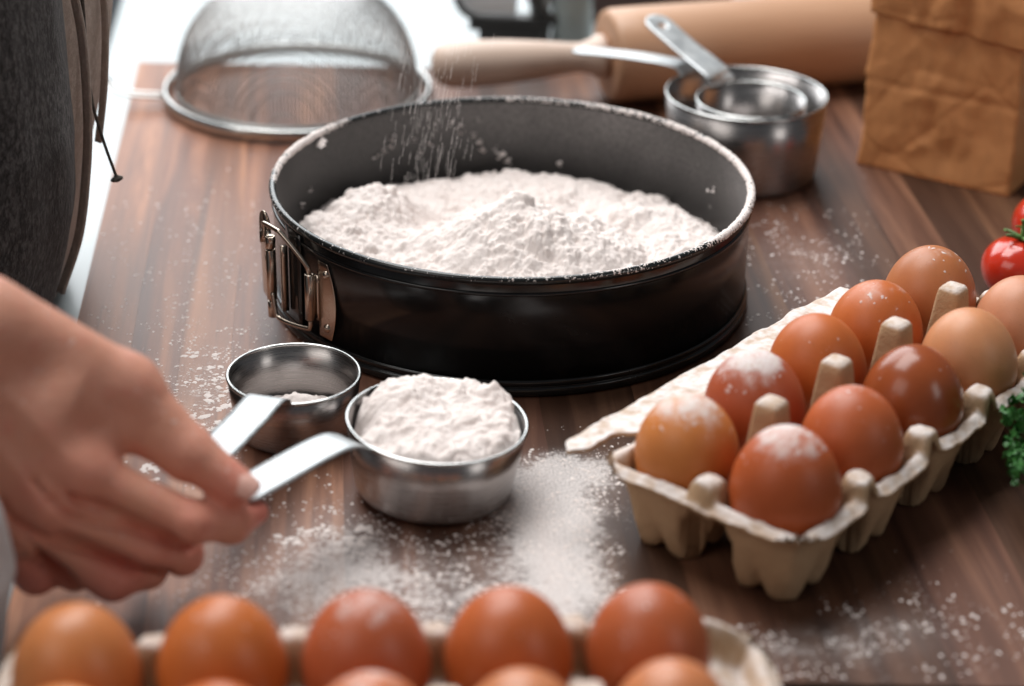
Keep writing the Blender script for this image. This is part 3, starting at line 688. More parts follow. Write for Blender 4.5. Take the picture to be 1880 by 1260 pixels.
def carton(name, loc, ang, label, floury, group, lid=True, ncell=5, knob=4.95, post=6.88, ext=0.0):
    root = empty(name, loc, ang); tag(root, label, 'egg carton', group)
    e = 2.95; st = .095; L = (ncell-1)*Pp; W = Qq
    eR = e+ext; u = np.arange(-e, L+eR+st, st); v = np.arange(-W-e, e+st, st)   # second row lies at -v
    UU, VV = np.meshgrid(u, v, indexing='ij')
    # round the outline, pinch it slightly between the cells
    cr_ = 2.15
    cx = np.clip(UU, -e+cr_, L+eR-cr_); cyy = np.clip(VV, -W-e+cr_, e-cr_)
    dx, dy = UU-cx, VV-cyy; dd = np.hypot(dx, dy); k = np.where(dd > cr_, cr_/np.maximum(dd, 1e-6), 1.0)
    UU, VV = cx+dx*k, cyy+dy*k
    pin = np.exp(-(((UU/Pp-.5-np.round(UU/Pp-.5))*Pp)/.55)**2)*((UU > 0) & (UU < L))
    VV = np.where(VV > 0, VV-.30*pin*sstep(1.2, e, VV), VV+.30*pin*sstep(1.2, e, -W-VV))
    edge = np.minimum(np.minimum(UU+e, L+eR-UU), np.minimum(VV+W+e, e-VV))
    iu = np.clip(np.round(UU/Pp), 0, ncell-1); iv = np.clip(np.round(-VV/W), 0, 1)
    a, b = UU-iu*Pp, VV+iv*W
    th = np.arctan2(b, a); n_ = 2.15; r = (np.abs(a)**n_+np.abs(b)**n_)**(1/n_); r4 = (np.abs(a)**4+np.abs(b)**4)**.25; wq = sstep(2.3, 1.2, r4); r = r*(1-wq)+1.06*r4*wq
    inner = sstep(.55, 1.5, edge)
    top = 4.12-1.3*inner
    top += -.25*(1-sstep(0, .5, edge))                      # flange droops at its lip
    fl = np.abs(np.cos(2*th))**5                             # 1 on the sides, 0 at the corners
    rbt = 1.50*(1-.12*fl)
    floor = .18+.5*fl*sstep(.6, 1.3, r)
    t = np.clip((r-rbt)/(2.40-rbt), 0, 1)
    H = floor+(top-floor)*(t**.92)
    # blunt knobs between the cells along the flange
    spots = [((i_+.5)*Pp, vv) for i_ in range(ncell-1) for vv in (e-.95, -W-e+.95)]+[(-e+.95, -W/2), (L+e-.95, -W/2)]
    for ku, kv in spots:
        d = .45*np.maximum(np.abs(UU-ku), np.abs(VV-kv))+.55*np.hypot(UU-ku, VV-kv)
        H = np.maximum(H, knob-.12*(d/.6)**2-1.9*sstep(.45, 1.3, d)-3*(d > 1.5))
    if ext: H = H-1.3*sstep(L+e-.4, L+eR, UU)
    nz = fbm(UU*.35, VV*.35, 0, 3, 81)
    H = H+.12*nz*sstep(2, 5, H)+.03*fbm(UU*2, VV*2, 0, 2, 83)
    H = H+.07*fbm(UU*1.3, VV*1.3, 0, 3, 89)*sstep(3.2, 3.9, H)
    UU, VV = UU+.10*fbm(UU*.8, VV*.8, H*.8, 3, 85)+.05*fbm(UU*3, VV*3, H*2, 2, 86), VV+.10*fbm(UU*.8+5, VV*.8, H*.8, 3, 87)+.05*fbm(UU*3, VV*3+4, H*2, 2, 88)
    o = mesh('tray', np.column_stack([UU.ravel(), VV.ravel(), H.ravel()]), gridfaces(*UU.shape), PULP, root)
    solid(o, .17, -1); o['flour'] = floury
    # tall posts where four cells meet
    for i_ in range(ncell-1):
        V = []; Fs = []
        lev = [(3.0, 1.22, 1.05), (4.2, 1.06, .92), (5.6, .87, .78), (7.1, .68, .64), (7.55, .62, .58), (7.72, .50, .46), (7.76, .25, .22)]
        lev = [(2.4+(z-3.0)*(post-2.4)/4.76, a_, b_) for (z, a_, b_) in lev]
        npt = 28; lean = random.uniform(-.03, .03)
        for (z, hu, hv) in lev:
            for q in range(npt):
                an = 2*math.pi*q/npt; c_, s_ = math.cos(an), math.sin(an); e_ = .42
                V.append(((i_+.5)*Pp+hu*math.copysign(abs(c_)**e_, c_)+lean*(z-3)+random.uniform(-.012, .012), -W/2+hv*math.copysign(abs(s_)**e_, s_)+random.uniform(-.012, .012), z))
        for l in range(len(lev)-1):
            for q in range(npt): Fs.append((l*npt+q, l*npt+(q+1) % npt, (l+1)*npt+(q+1) % npt, (l+1)*npt+q))
        Fs.append(tuple((len(lev)-1)*npt+q for q in range(npt)))
        p = mesh('divider_post', V, Fs, PULP, root); p['flour'] = floury*.8
    if lid:                                                     # the folded back flap along the far side
        nu, nv = 150, 26
        uu = np.linspace(-2.9, 19.8, nu); vv = np.linspace(0, 1, nv); A, B = np.meshgrid(uu, vv, indexing='ij')
        wd_ = 2.1+.2*fbm(A*.5, 0*A, 0, 3, 91)-.35*sstep(12, 21, A)
        wd_ = wd_*np.where(A < .2, 1.0, 1.0)
        near = np.where(A < .6, .95*sstep(.6, -.6, A), 0.0)     # notch beside the tongue
        V_ = 2.72+near+(wd_-near)*B
        endr = sstep(-2.9, -2.0, A); V_ = np.where(A < -1.6, 4.2+(V_-4.2)*np.sqrt(np.clip(endr, .02, 1)), V_)
        Z_ = 3.98-.12*B+(.08*fbm(A*.7, V_*.9, 0, 3, 93)+.03*fbm(A*3, V_*3, 0, 3, 95))
        o = mesh('lid_flap', np.column_stack([A.ravel(), V_.ravel(), Z_.ravel()]), gridfaces(nu, nv)[:, ::-1], PULP, root); solid(o, .2, -1); o['flour'] = 1.0
    return root
angA = 0.8828; AX, AY = 7.53*KS, 78.55*KS
cA = carton('egg_carton', (AX, AY, 0), angA, 'open grey pulp egg carton with ten brown eggs beside the black pan', .85, 'egg cartons', True)
def cell(ax, ay, an, u, v): return ax+u*math.cos(an)-v*math.sin(an), ay+u*math.sin(an)+v*math.cos(an)
tan = (.60, .21, .055); org = (.52, .132, .030); red = (.42, .092, .034); drk = (.30, .072, .022); pale = (.62, .27, .125)
GA = 'brown eggs in the open carton beside the pan'
for (i_, j_, c_, fl, gl, s_, lb) in [
    (0, 0, tan, .85, .15, .97, 'tan brown egg with a thick flour cap, at the near end of the lid side'),
    (1, 0, red, .95, .0, 1.0, 'dull reddish egg with broad flour patch behind the nearest carton post'),
    (2, 0, org, .22, .1, 1.0, 'orange brown egg with faint flour dots, third from the near end on the lid side'),
    (3, 0, org, .45, .1, 1.0, 'orange brown egg with a sprinkle of flour dots, fourth on the lid side'),
    (4, 0, (.47, .165, .062), .40, .2, 1.0, 'finely speckled brown egg at the far end of the lid side'),
    (0, 1, (.46, .098, .025), .85, .1, 1.02, 'large red brown egg nearest the camera in the open carton, powdered on top'),
    (1, 1, (.48, .11, .032), .45, .1, .98, 'brick coloured egg lightly powdered, second on the outer side'),
    (2, 1, drk, .18, .95, 1.0, 'darkest glossy brown egg with bright highlights, in the open carton'),
    (3, 1, pale, .0, .15, 1.0, 'clean pale tan egg in the open carton, near the parsley'),
    (4, 1, (.60, .26, .14), .0, .1, 1.0, 'pale pinkish egg just below the tomato')]:
    px_, py_ = cell(AX, AY, angA, i_*Pp, -j_*Qq)
    egg(px_, py_, ZE, c_, fl, gl, lb, GA, s_*KS, (random.uniform(-4, 4), random.uniform(-4, 4)))
BX, BY, angB = -15.13*KS, 61.47*KS, .1058
cB = carton('egg_carton', (BX, BY, 0), angB, 'blurred egg carton in the foreground along the bottom of the picture', .7, 'egg cartons', False, knob=4.65, post=4.8, ext=2.2)
GB = 'blurred eggs in the foreground carton'
pos = ['first from the left', 'second from the left', 'middle', 'fourth from the left', 'rightmost']
for j_ in (0, 1):
    for i_ in range(5):
        px_, py_ = cell(BX, BY, angB, i_*Pp, -j_*Qq)
        c_ = [[(.56, .20, .065), (.54, .15, .035), (.46, .112, .042), (.48, .115, .030), (.45, .108, .034)], [tan, org, org, (.55, .2, .08), (.56, .2, .08)]][j_][i_]
        if j_ == 0: lb = ['blurred tan egg under the fingers at the left of the foreground carton', 'blurred orange egg second from left in the foreground back row', 'blurred reddish egg with white flour dots in the foreground carton', 'blurred deep orange egg fourth from left in the foreground back row', 'blurred red brown egg at the right end of the foreground back row'][i_]
        else: lb = 'cropped egg at the bottom picture edge, %s of the front row' % pos[i_]
        egg(px_, py_, ZE, c_, [.15, .3, .6, .25, .3][i_], .3, lb, GB, [1.0, 1.0, 1.02, 1.0, .99][i_]*KS, (random.uniform(-3, 3), random.uniform(-3, 3)))

# ================================================================== sieve turned upside down
SX, SY = -14.9, 136.4
sv = empty('sieve', (SX, SY, 0)); tag(sv, 'wire mesh sieve lying upside down at the back corner of the board', 'sieve')
RS = 8.95
pr = [(RS+.22*math.cos(a), .48+.46*math.sin(a)) for a in np.linspace(0, 2*math.pi, 12, endpoint=False)]
mesh('ring', *lathe(pr, 120, closed_profile=True), RING, sv)
HD, RD = 6.7, 8.2
def dome(x, y):
    q = np.clip((x*x+y*y)/RD**2, 0, 1); return .75+HD*(1-q**2.0)**.55
wv, wf = [], []; cnt = 0; pitch = .235; nseg = 44
for axis in (0, 1):
    for k in np.arange(-RD+.08, RD, pitch):
        k = k+random.uniform(-.03, .03); h_ = math.sqrt(max(RD*RD-k*k, 0)); tt_ = np.sin(np.linspace(-math.pi/2, math.pi/2, nseg))*h_*.9995
        X_, Y_ = (tt_, np.full(nseg, k)) if axis == 0 else (np.full(nseg, k), tt_)
        Z_ = dome(X_, Y_)+.02*((np.arange(nseg) % 2)*2-1)*(1 if axis else -1)
        p = np.column_stack([X_, Y_, Z_]); T_ = np.gradient(p, axis=0); T_ /= np.linalg.norm(T_, axis=1)[:, None]+1e-9
        n1 = np.cross(T_, np.array([0.3, .2, 1.0])); n1 /= np.linalg.norm(n1, axis=1)[:, None]+1e-9; n2 = np.cross(T_, n1)
        for q in range(3):
            a = 2*math.pi*q/3; wv.append(p+(n1*math.cos(a)+n2*math.sin(a))*.036)
        b0 = cnt; i_ = np.arange(nseg-1)
        for q in range(3):
            q2 = (q+1) % 3; wf.append(np.stack([b0+q*nseg+i_, b0+q*nseg+i_+1, b0+q2*nseg+i_+1, b0+q2*nseg+i_], 1))
        cnt += 3*nseg
o = mesh('wire_mesh', np.concatenate(wv), np.concatenate(wf), WIRE, sv); tag(o, kind='stuff')
mesh('mesh_band', *lathe([(RD-.02, .35), (RD+.03, .35), (RD+.03, .95), (RD-.02, .95)], 96, closed_profile=True), WIRE, sv)
hpth = [(-RS+.1, -2.6, .7), (-RS-1.4, -2.75, .8), (-RS-2.6, -2.5, .9), (-RS-3.4, -2.0, 1.2), (-RS-3.9, -1.5, 1.6)]
mb = MB(); mb.add(*tube(spline(hpth, 6), .12, 10)); hp2 = [(x, y+.75 if i < 4 else y+.3, z) for i, (x, y, z) in enumerate(hpth)]; mb.add(*tube(spline(hp2, 6), .12, 10))
mb.build('handle', WIRE, sv)

# ================================================================== rolling pin
rp = empty('rolling_pin', (6.0, 136.8, 3.2), math.atan2(5.5, 18.6)); tag(rp, 'wooden rolling pin lying across the back of the board behind the cups', 'rolling pin')
def lathe_x(prof, n=64):
    v, f = lathe(prof, n); return [(z, x, y) for (x, y, z) in v], f
L_ = 30
mesh('barrel', *lathe_x([(0.0, 0.0), (2.75, 0.0), (3.05, .12), (3.18, .5), (3.2, 2), (3.2, L_-.5), (3.0, L_), (0, L_)], 72), BEECH, rp)
hd = [(0.0, -12.0), (.75, -11.95), (1.25, -11.6), (1.52, -10.8), (1.6, -9.5), (1.5, -7.0), (1.28, -4.5), (1.05, -2.6), (1.0, -1.8), (1.2, -1.1), (1.5, -.6), (1.5, -.25), (1.2, -.05), (0, -.05)]
o = mesh('handle', *lathe_x(hd, 48), mat_plain('pale_beech', (.64, .49, .40), .42, 0, 90, .1), rp)
o.rotation_euler = (0, R(0), R(-3))
mesh('handle', *lathe_x([(r_, L_-z_) for (r_, z_) in hd], 32), BEECH, rp)

# ================================================================== paper bag
bag = empty('paper_bag', (21.7, 126.0, 0), math.atan2(-5.2, 8.6)); tag(bag, 'brown kraft paper bag with a rolled down top at the right', 'paper bag')
wB, dB = 10.15, 7.0
def bag_loop(z, n=140, grow=0.0, seed=0):
    t = z/11.0; per = []
    ins = .55*sstep(.25, 1.0, t); rad = .25+.5*t
    hx, hy = wB/2-ins*.9+grow, dB/2*(1-.10*t)+grow
    for q in range(n):
        s_ = q/n*4; k = int(s_); f_ = s_-k
        pts_ = [(-hx, -hy), (hx, -hy), (hx, hy), (-hx, hy)]
        a, b = pts_[k], pts_[(k+1) % 4]; x_, y_ = a[0]+(b[0]-a[0])*f_, a[1]+(b[1]-a[1])*f_
        per.append((x_, y_))
    return np.array(per)+np.array([wB/2, dB/2])
def bag_wall(z0, z1, nz, grow, amp, seed, bulge=0, slope=0):
    V = []; n = 140
    for i in range(nz+1):
        z = z0+(z1-z0)*i/nz; lp = bag_loop(z, n, grow); c_ = np.array([wB/2, dB/2]); d = lp-c_; d /= np.linalg.norm(d, axis=1)[:, None]
        a = np.arange(n)/n*2*np.pi; nx_, ny_ = np.cos(a)*4, np.sin(a)*4
        cr = np.abs(fbm(nx_*.9, ny_*.9, np.full(n, z*.28), 3, seed))*-1.6+.5*np.abs(fbm(nx_*2.2, ny_*2.2, np.full(n, z*.5), 3, seed+2))+fbm(nx_*.45, ny_*.45, np.full(n, z*.12), 2, seed+5)
        fold = -.10*np.exp(-((z-5.6)/.25)**2)
        k = sstep(0, 2.0, z) if z0 == 0 else 1
        prof = bulge*math.sin(math.pi*i/nz)
        lp = lp+d*((amp*cr*(.25+.75*k)+fold+prof)[:, None])
        V.append(np.column_stack([lp, np.full(n, z)+slope*(lp[:, 0]-wB/2)+.12*fbm(nx_*.6, ny_*.6, 0, 2, seed+9)*(i/nz if z0 == 0 else 1.0)*2.2]))
    V = np.concatenate(V); idx = np.arange((nz+1)*n).reshape(nz+1, n)
    r2 = np.roll(idx, -1, 1); F_ = np.stack([idx[:-1].ravel(), r2[:-1].ravel(), r2[1:].ravel(), idx[1:].ravel()], 1)
    return V, F_
V, F_ = bag_wall(0, 13.2, 80, 0, .30, 101)
o = mesh('bag_body', V, F_, PAPER, bag); solid(o, .05, 0)
mesh('bag_bottom', np.column_stack([bag_loop(0), np.full(140, .06)]), [tuple(range(139, -1, -1))], PAPER, bag)
V, F_ = bag_wall(9.75, 14.2, 30, .42, .46, 131, .28, -.05)
o = mesh('rolled_cuff', V, F_, PAPER, bag); solid(o, .1, 0)
V, F_ = bag_wall(9.7, 9.95, 4, .2, .30, 131, .0, -.05)
mesh('cuff_fold', V, F_, PAPER, bag)

# ================================================================== tomatoes, parsley
def tomato(x, y, r, label, stem=True):
    root = empty('tomato', (x, y, 0)); tag(root, label, 'tomato', 'red tomatoes at the right edge')
    pr = []
    for i in range(33):
        t = math.pi*i/32; q = math.sin(t); z = math.cos(t); zz = .86*z-(.10*math.exp(-(q/.22)**2) if z > 0 else -.05*math.exp(-(q/.25)**2)); pr.append((max(1e-3, q*r), zz*r+.86*r-.05*r))
    v, f = lathe(list(reversed(pr)), 56)
    v = [(a*(1+.02*math.cos(5*math.atan2(b, a))), b*(1+.02*math.cos(5*math.atan2(b, a))), c) for a, b, c in v]
    mesh('fruit', v, f, TOM, root)
    zt = 1.62*r
    s_ = mesh('stem', *tube(spline([(0, 0, zt-.1), (.02, 0, zt+.45), (-.05, .05, zt+.85), (-.12, .08, zt+1.15)], 5), [.17]*6+[.14]*4+[.11]*4+[.13]*2, 9), STEM, root)
    for k in range(6):
        a = k*1.05+.4; ln = r*.62; lift = random.uniform(.15, .75)
        pth = spline([(0, 0, zt+.02), (math.cos(a)*ln*.45, math.sin(a)*ln*.45, zt+.16+lift*.3), (math.cos(a)*ln*.85, math.sin(a)*ln*.85, zt+.12+lift*.75), (math.cos(a+.4)*ln*.75, math.sin(a+.4)*ln*.75, zt+.1+lift*1.2)], 5)
        n = len(pth); mesh('sepal', *tube(pth, [.13*(1-i/n)+.03 for i in range(n)], 6), STEM, root)
    return root
tomato(27.85, 106.3, 2.1, 'red tomato with green curled stem between bag and egg carton')
tomato(30.9, 111.8, 2.35, 'red tomato cut by the right picture edge, behind the stemmed tomato')
pb = empty('parsley', (24.6, 83.6, 0)); tag(pb, 'bunch of curly green parsley at the right edge beside the egg carton', 'parsley')
lv_, lf_ = [], []
def leaflets(mbx, c, r, n, sz):
    for k in range(n):
        d = Vector((random.gauss(0, 1), random.gauss(0, 1), random.gauss(0, .9))).normalized()*r*random.uniform(.72, 1.03)
        p = Vector(c)+d; t1 = Vector((random.gauss(0, 1), random.gauss(0, 1), random.gauss(0, 1))).normalized(); nn_ = (d.normalized()+t1*.6).normalized(); t1 = nn_.cross(t1).normalized(); t2 = nn_.cross(t1)
        m_ = 7; vs = [p]
        for q in range(m_):
            a = 2*math.pi*q/m_; rr_ = sz*random.uniform(.6, 1.2); vs.append(p+t1*math.cos(a)*rr_+t2*math.sin(a)*rr_+nn_*random.uniform(-.6, .8)*sz)
        mbx.add(vs, [(0, 1+q, 1+(q+1) % m_) for q in range(m_)])
mb = MB()
for k in range(40):
    c_ = (random.uniform(-1.6, 3), random.uniform(-2.0, 2.2), random.uniform(2.4, 6.4)); leaflets(mb, c_, random.uniform(.6, 1.05), 75, .20)
o = mb.build('leaves', PARS, pb); tag(o, kind='stuff')
mb = MB()
for k in range(9):
    a = random.uniform(-1, 1); mb.add(*tube(spline([(3+random.uniform(-.5, .5), a, .3), (1.5, a*.8, 1.0), (random.uniform(-1, 1), a*1.4, 2.6)], 5), .12, 6))
o = mb.build('stalks', STEM, pb)

# ================================================================== things behind the board
kg = empty('kitchen_gadget', (-2.0, 149.3, -1.8)); tag(kg, 'blurred black metal frame with white panel standing behind the rolling pin handle', 'kitchen gadget')
fr = spline([(-2.6, 0, 11), (-2.7, 0, 7.0), (-2.5, 0, 4.9), (-1.7, 0, 3.75), (0, 0, 3.45), (2.2, 0, 3.4), (4.4, 0, 3.3), (4.9, 0, 3.9)], 8)
mesh('frame', *tube(fr, .26, 10), BLACKM, kg)
mesh('frame_arm', *tube(spline([(1.0, -.1, 9.5), (1.5, -.1, 7.6), (2.5, -.1, 5.8), (3.9, -.1, 4.1), (5.0, -.1, 3.3)], 7), .34, 10), BLACKM, kg)
mesh('base_bar', *box((1.4, .7, 3.05), (6.0, 1.6, .9)), BLACKM, kg, False); mesh('foot', *box((1.4, .7, 1.3), (4.6, 1.2, 2.6)), BLACKM, kg, False)
o = mesh('motor_housing', *lathe([(0, 0), (.8, 0), (.9, .3), (.7, 3.4), (.85, 4.2), (.85, 9.5), (0, 9.8)], 28), mat_plain('dark_grey_metal', (.10, .10, .095), .4, 0, 120, .1), kg, True, (3.6, 1.6, 0)); mesh('crank_handle', *tube(spline([(3.9, .2, 4.2), (4.3, .1, 5.6), (4.1, .1, 7.4), (4.6, .2, 9.6)], 6), .22, 8), WIRE, kg)
o = mesh('white_panel', *box((-.2, 1.0, 6.6), (4.2, .4, 6.0)), PANEL, kg, False); bevel(o, .15, 2)
gj = empty('glass_jar', (4.0, 150.0, -1.8)); tag(gj, 'blurred grey glass jar left of the rolling pin barrel end', 'jar')
mesh('jar_body', *lathe([(0, 0), (1.35, .02), (1.55, .3), (1.55, 7.2), (1.2, 8.0), (1.2, 8.8), (1.05, 8.8), (1.05, 8.0), (1.4, 7.1), (1.4, .4), (1.2, .2), (0, .18)], 40), GLASS, gj)
mesh('jar_filling', *lathe([(0, .25), (1.33, .25), (1.35, 5.6), (0, 5.9)], 32), mat_plain('grey_filling', (.32, .33, .31), .8, 0, 200, .3, .3), gj)
bx_ = empty('wooden_box', (10.2, 163, -1.8)); tag(bx_, 'dark brown wooden box far behind the rolling pin', 'box')
o = mesh('box_body', *box((0, 0, 3.4), (13, 7, 6.8)), BROWN, bx_, False); bevel(o, .2, 2); o = mesh('box_lid', *box((0, 0, 7.3), (13.4, 7.4, .9)), BROWN, bx_, False); bevel(o, .2, 2)

# ================================================================== person: hand, apron, clothes
per = empty('person', (-36, 100, 0)); tag(per, 'person in charcoal apron at the left, pinching two measuring cup handles', 'person')
def to_loc(p): return Vector(p)-Vector((-36, 100, 0))
J = {'wrist':(-23.60,71.2,12.9),'elbow':(-33.0,66.5,20.0),
'thA':(-20.65,74.17,13.06),'thM':(-15.48,75.23,9.57),'thI':(-12.92,74.26,7.16),'thT':(-11.06,73.76,5.94),
'imA':(-21.13,73.10,12.04),'iM':(-16.95,72.39,7.23),'iP':(-12.85,72.56,4.86),'iD':(-11.28,73.66,4.15),'iT':(-10.41,74.77,4.15),
'mmA':(-21.68,72.22,10.70),'mM':(-18.35,71.67,6.21),'mP':(-14.48,72.34,3.73),'mD':(-13.34,73.61,2.70),'mT':(-13.37,75.17,2.25),
'rmA':(-22.24,71.78,9.37),'rM':(-19.52,71.58,5.36),'rP':(-15.92,71.99,2.58),'rD':(-14.85,73.69,1.96),'rT':(-15.18,75.06,2.02),
'pmA':(-22.64,71.56,8.02),'pM':(-20.37,72.04,4.93),'pP':(-19.09,72.23,2.61),'pD':(-18.44,73.76,2.10),'pT':(-18.44,74.96,2.27)}
J = {k: np.array(v_, float) for k, v_ in J.items()}
g0 = np.array([-36, 61, .3]); hh = .13; dims = (np.array([-8.8, 80, 25])-g0)/hh; dims = dims.astype(int)
F3 = np.full(dims, 4.0, np.float32)
ax_ = [g0[i]+hh*np.arange(dims[i], dtype=np.float32) for i in range(3)]
def rcone(a, b, r1, r2, mar=1.6):
    lo = np.minimum(a-r1, b-r2)-mar; hi = np.maximum(a+r1, b+r2)+mar
    s = [slice(max(0, int((lo[i]-g0[i])/hh)), min(dims[i], int((hi[i]-g0[i])/hh)+2)) for i in range(3)]
    X, Y, Z = np.meshgrid(ax_[0][s[0]], ax_[1][s[1]], ax_[2][s[2]], indexing='ij')
    ab = b-a; L2 = ab@ab
    t = np.clip(((X-a[0])*ab[0]+(Y-a[1])*ab[1]+(Z-a[2])*ab[2])/L2, 0, 1)
    d = np.sqrt((X-a[0]-t*ab[0])**2+(Y-a[1]-t*ab[1])**2+(Z-a[2]-t*ab[2])**2)-(r1+(r2-r1)*t)
    return tuple(s), d
def smin(a, b, k):
    h_ = np.clip(k-np.abs(a-b), 0, None)/k; return np.minimum(a, b)-h_*h_*k*.25
def put(Fx, a, b, r1, r2, k):
    s, d = rcone(a, b, r1, r2); Fx[s] = smin(Fx[s], d, k)
pf = F3.copy()
put(pf, J['elbow'], J['wrist'], 3.4, 2.5, 1.0)
put(pf, J['wrist'], (J['imA']+J['thA'])/2, 2.4, 1.7, 1.6); put(pf, J['wrist'], J['rmA'], 2.3, 1.7, 1.6)
for n_, r1, r2 in (('im', 1.45, 1.10), ('mm', 1.45, 1.08), ('rm', 1.35, 1.0), ('pm', 1.25, .92)):
    k_ = {'im': 'iM', 'mm': 'mM', 'rm': 'rM', 'pm': 'pM'}[n_]; put(pf, J[n_+'A'], J[k_], r1, r2, 1.1)
put(pf, J['thA'], J['thM'], 1.75, 1.28, 1.2)
web = (J['thM']*.55+J['iM']*.45)+np.array([-1.6, .2, .6]); put(pf, (J['thA']+J['imA'])/2, web, 1.5, .85, 1.2)
def finger(names, rr):
    f = np.full(dims, 4.0, np.float32)
    for a, b, r1, r2 in zip(names[:-1], names[1:], rr[:-1], rr[1:]): put(f, J[a], J[b], r1, r2, .35)
    return f
put(pf, np.array([-17.6, 73.4, 9.9]), np.array([-15.75, 74.0, 8.5]), 1.25, .55, 1.2)
put(pf, J['iM']+np.array([.2, .6, .5]), np.array([-15.9, 73.9, 8.3]), .8, .45, 1.0)
palm = pf
hand = palm
fi = finger(['iM', 'iP', 'iD', 'iT'], [1.06, .92, .74, .54]); fm = finger(['mM', 'mP', 'mD', 'mT'], [1.06, .93, .82, .66])
fr_ = finger(['rM', 'rP', 'rD', 'rT'], [1.0, .90, .80, .66]); fp = finger(['pM', 'pP', 'pD', 'pT'], [.92, .86, .72, .6]); ft = finger(['thM', 'thI', 'thT'], [1.20, 1.02, .82])
put(ft, np.array([-14.86, 74.25, 7.93]), np.array([-13.16, 74.13, 6.95]), .78, .66, .6)
fing = fi
for q in (fm, fr_, fp): fing = smin(fing, q, .22)
hand = smin(hand, fing, .7)
vq = (np.array([0, 0, 49.2])-J['iM']); vq /= np.linalg.norm(vq)
for a, b, c_, d in (('iM', 'mM', 'iP', 'mP'), ('mM', 'rM', 'mP', 'rP'), ('rM', 'pM', 'rP', 'pP'), ('rM', 'mM', 'rP', 'mP')):   # flesh behind the folds
    put(hand, (J[a]+J[b])/2-vq*.75, (J[c_]+J[d])/2-vq*.65, .85, .72, .3)
put(hand, J['rM']-vq*1.0, J['pP']-vq*.9, .9, .75, .3); put(hand, J['rP']-vq*.8, J['pD']-vq*.3, .75, .7, .3); put(hand, (J['rP']+J['mP'])/2-vq*.7, J['rD'], .75, .7, .3)
hand = smin(hand, ft, .75)
XX, YY, ZZ = np.meshgrid(*ax_, indexing='ij')
def dent(p, r, amt):
    global hand
    p = np.array(p); s = tuple(slice(max(0, int((p[i]-2.5*r-g0[i])/hh)), min(dims[i], int((p[i]+2.5*r-g0[i])/hh)+1)) for i in range(3))
    d2 = (XX[s]-p[0])**2+(YY[s]-p[1])**2+(ZZ[s]-p[2])**2; hand[s] = hand[s]+amt*np.exp(-d2/(r*r))
camd = np.array([0, -.896, .444]); vw = (np.array([0, 0, 49.2])-J['iM']); vw /= np.linalg.norm(vw)
for k_, r_, am in (('iM', .95, -.30), ('mM', .9, -.26), ('rM', .85, -.18), ('iP', .65, -.14), ('mP', .65, -.12), ('rP', .7, -.06), ('thM', 1.2, -.16), ('thI', .8, -.08)):
    dent(J[k_]+vw*.7, r_, am)
for a, b in (('iM', 'mM'), ('mM', 'rM'), ('rM', 'pM')): dent((J[a]+J[b])/2+vw*1.0, .65, .16)
for (a, b), (c, d) in ((('iM', 'iP'), ('mM', 'mP')), (('mM', 'mP'), ('rM', 'rP')), (('rM', 'rP'), ('pM', 'pP')), (('iP', 'iD'), ('mP', 'mD'))):   # creases between the fingers
    for t_ in np.linspace(.05, 1.0, 16):
        m_ = (J[a]*(1-t_)+J[b]*t_+J[c]*(1-t_)+J[d]*t_)/2; dent(m_+vw*.72, .34, .20)
for t_ in np.linspace(0, 1, 9): dent((J['thA']+J['imA'])/2*(1-t_)*1.0+np.array([-16.0, 73.8, 8.6])*t_+vw*1.2, .85, .075)      # hollow between thumb and forefinger
for a, b in (('imA', 'iM'), ('mmA', 'mM'), ('rmA', 'rM')):                                   # tendons
    for t_ in np.linspace(.35, .9, 12): dent(J[a]*(1-t_)+J[b]*t_+vw*1.35, .28, -.05)
for jn, nb, cnt_ in (('thI', 'thT', 3), ('iP', 'iD', 3), ('iD', 'iT', 2), ('mP', 'mD', 2)):    # knuckle creases
    dr = J[nb]-J[jn]; dr /= np.linalg.norm(dr); sd_ = np.cross(dr, vw); sd_ /= np.linalg.norm(sd_)
    for q in range(cnt_):
        for w_ in np.linspace(-.6, .6, 7): dent(J[jn]+vw*.9+dr*(q-(cnt_-1)/2)*.26+sd_*w_, .11, .035)
C1= [(-18.86, 72.35, 6.92), (-18.12, 72.00, 6.21), (-17.35, 71.70, 5.61), (-16.44, 71.59, 5.37), (-14.88, 71.49, 5.19), (-13.34, 71.25, 4.69), (-12.56, 71.14, 4.47)]
C2= [(-20.08, 72.18, 6.12), (-19.55, 71.78, 5.31), (-18.30, 71.46, 4.68), (-16.76, 71.27, 4.29), (-14.89, 71.02, 3.78), (-13.44, 70.89, 3.52)]
C3= [(-19.42, 72.04, 4.70), (-18.66, 71.71, 4.05), (-17.65, 71.34, 3.29), (-17.27, 71.13, 2.87)]
bu = np.cross(vw, [0, 0, 1]); bu /= np.linalg.norm(bu); bv = np.cross(bu, vw)
QU = XX*bu[0]+YY*bu[1]+ZZ*bu[2]; QV = XX*bv[0]+YY*bv[1]+ZZ*bv[2]; QD = XX*vw[0]+YY*vw[1]+ZZ*vw[2]
def groove(pts, wd, amt):                                          # folds between the bent fingers
    global hand
    pts = [np.array(p) for p in pts]; dd = np.full(QU.shape, 9.0, np.float32); n = len(pts)-1
    for q in range(n):
        a, b = pts[q], pts[q+1]; au, av, bu_, bv_ = a@bu, a@bv, b@bu, b@bv; ex, ey = bu_-au, bv_-av
        t = np.clip(((QU-au)*ex+(QV-av)*ey)/(ex*ex+ey*ey), 0, 1); k0 = min(1, (q+.6)/1.6)
        dd = np.minimum(dd, np.hypot(QU-au-t*ex, QV-av-t*ey)/max(k0, .35))
    lim = min(p@vw for p in pts)-1.6
    hand = hand+(amt*np.exp(-(dd/wd)**2)*(QD > lim)).astype(np.float32)
groove(C1, .17, .34); groove(C2, .18, .36); groove(C3, .17, .30)
del XX, YY, ZZ, QU, QV, QD
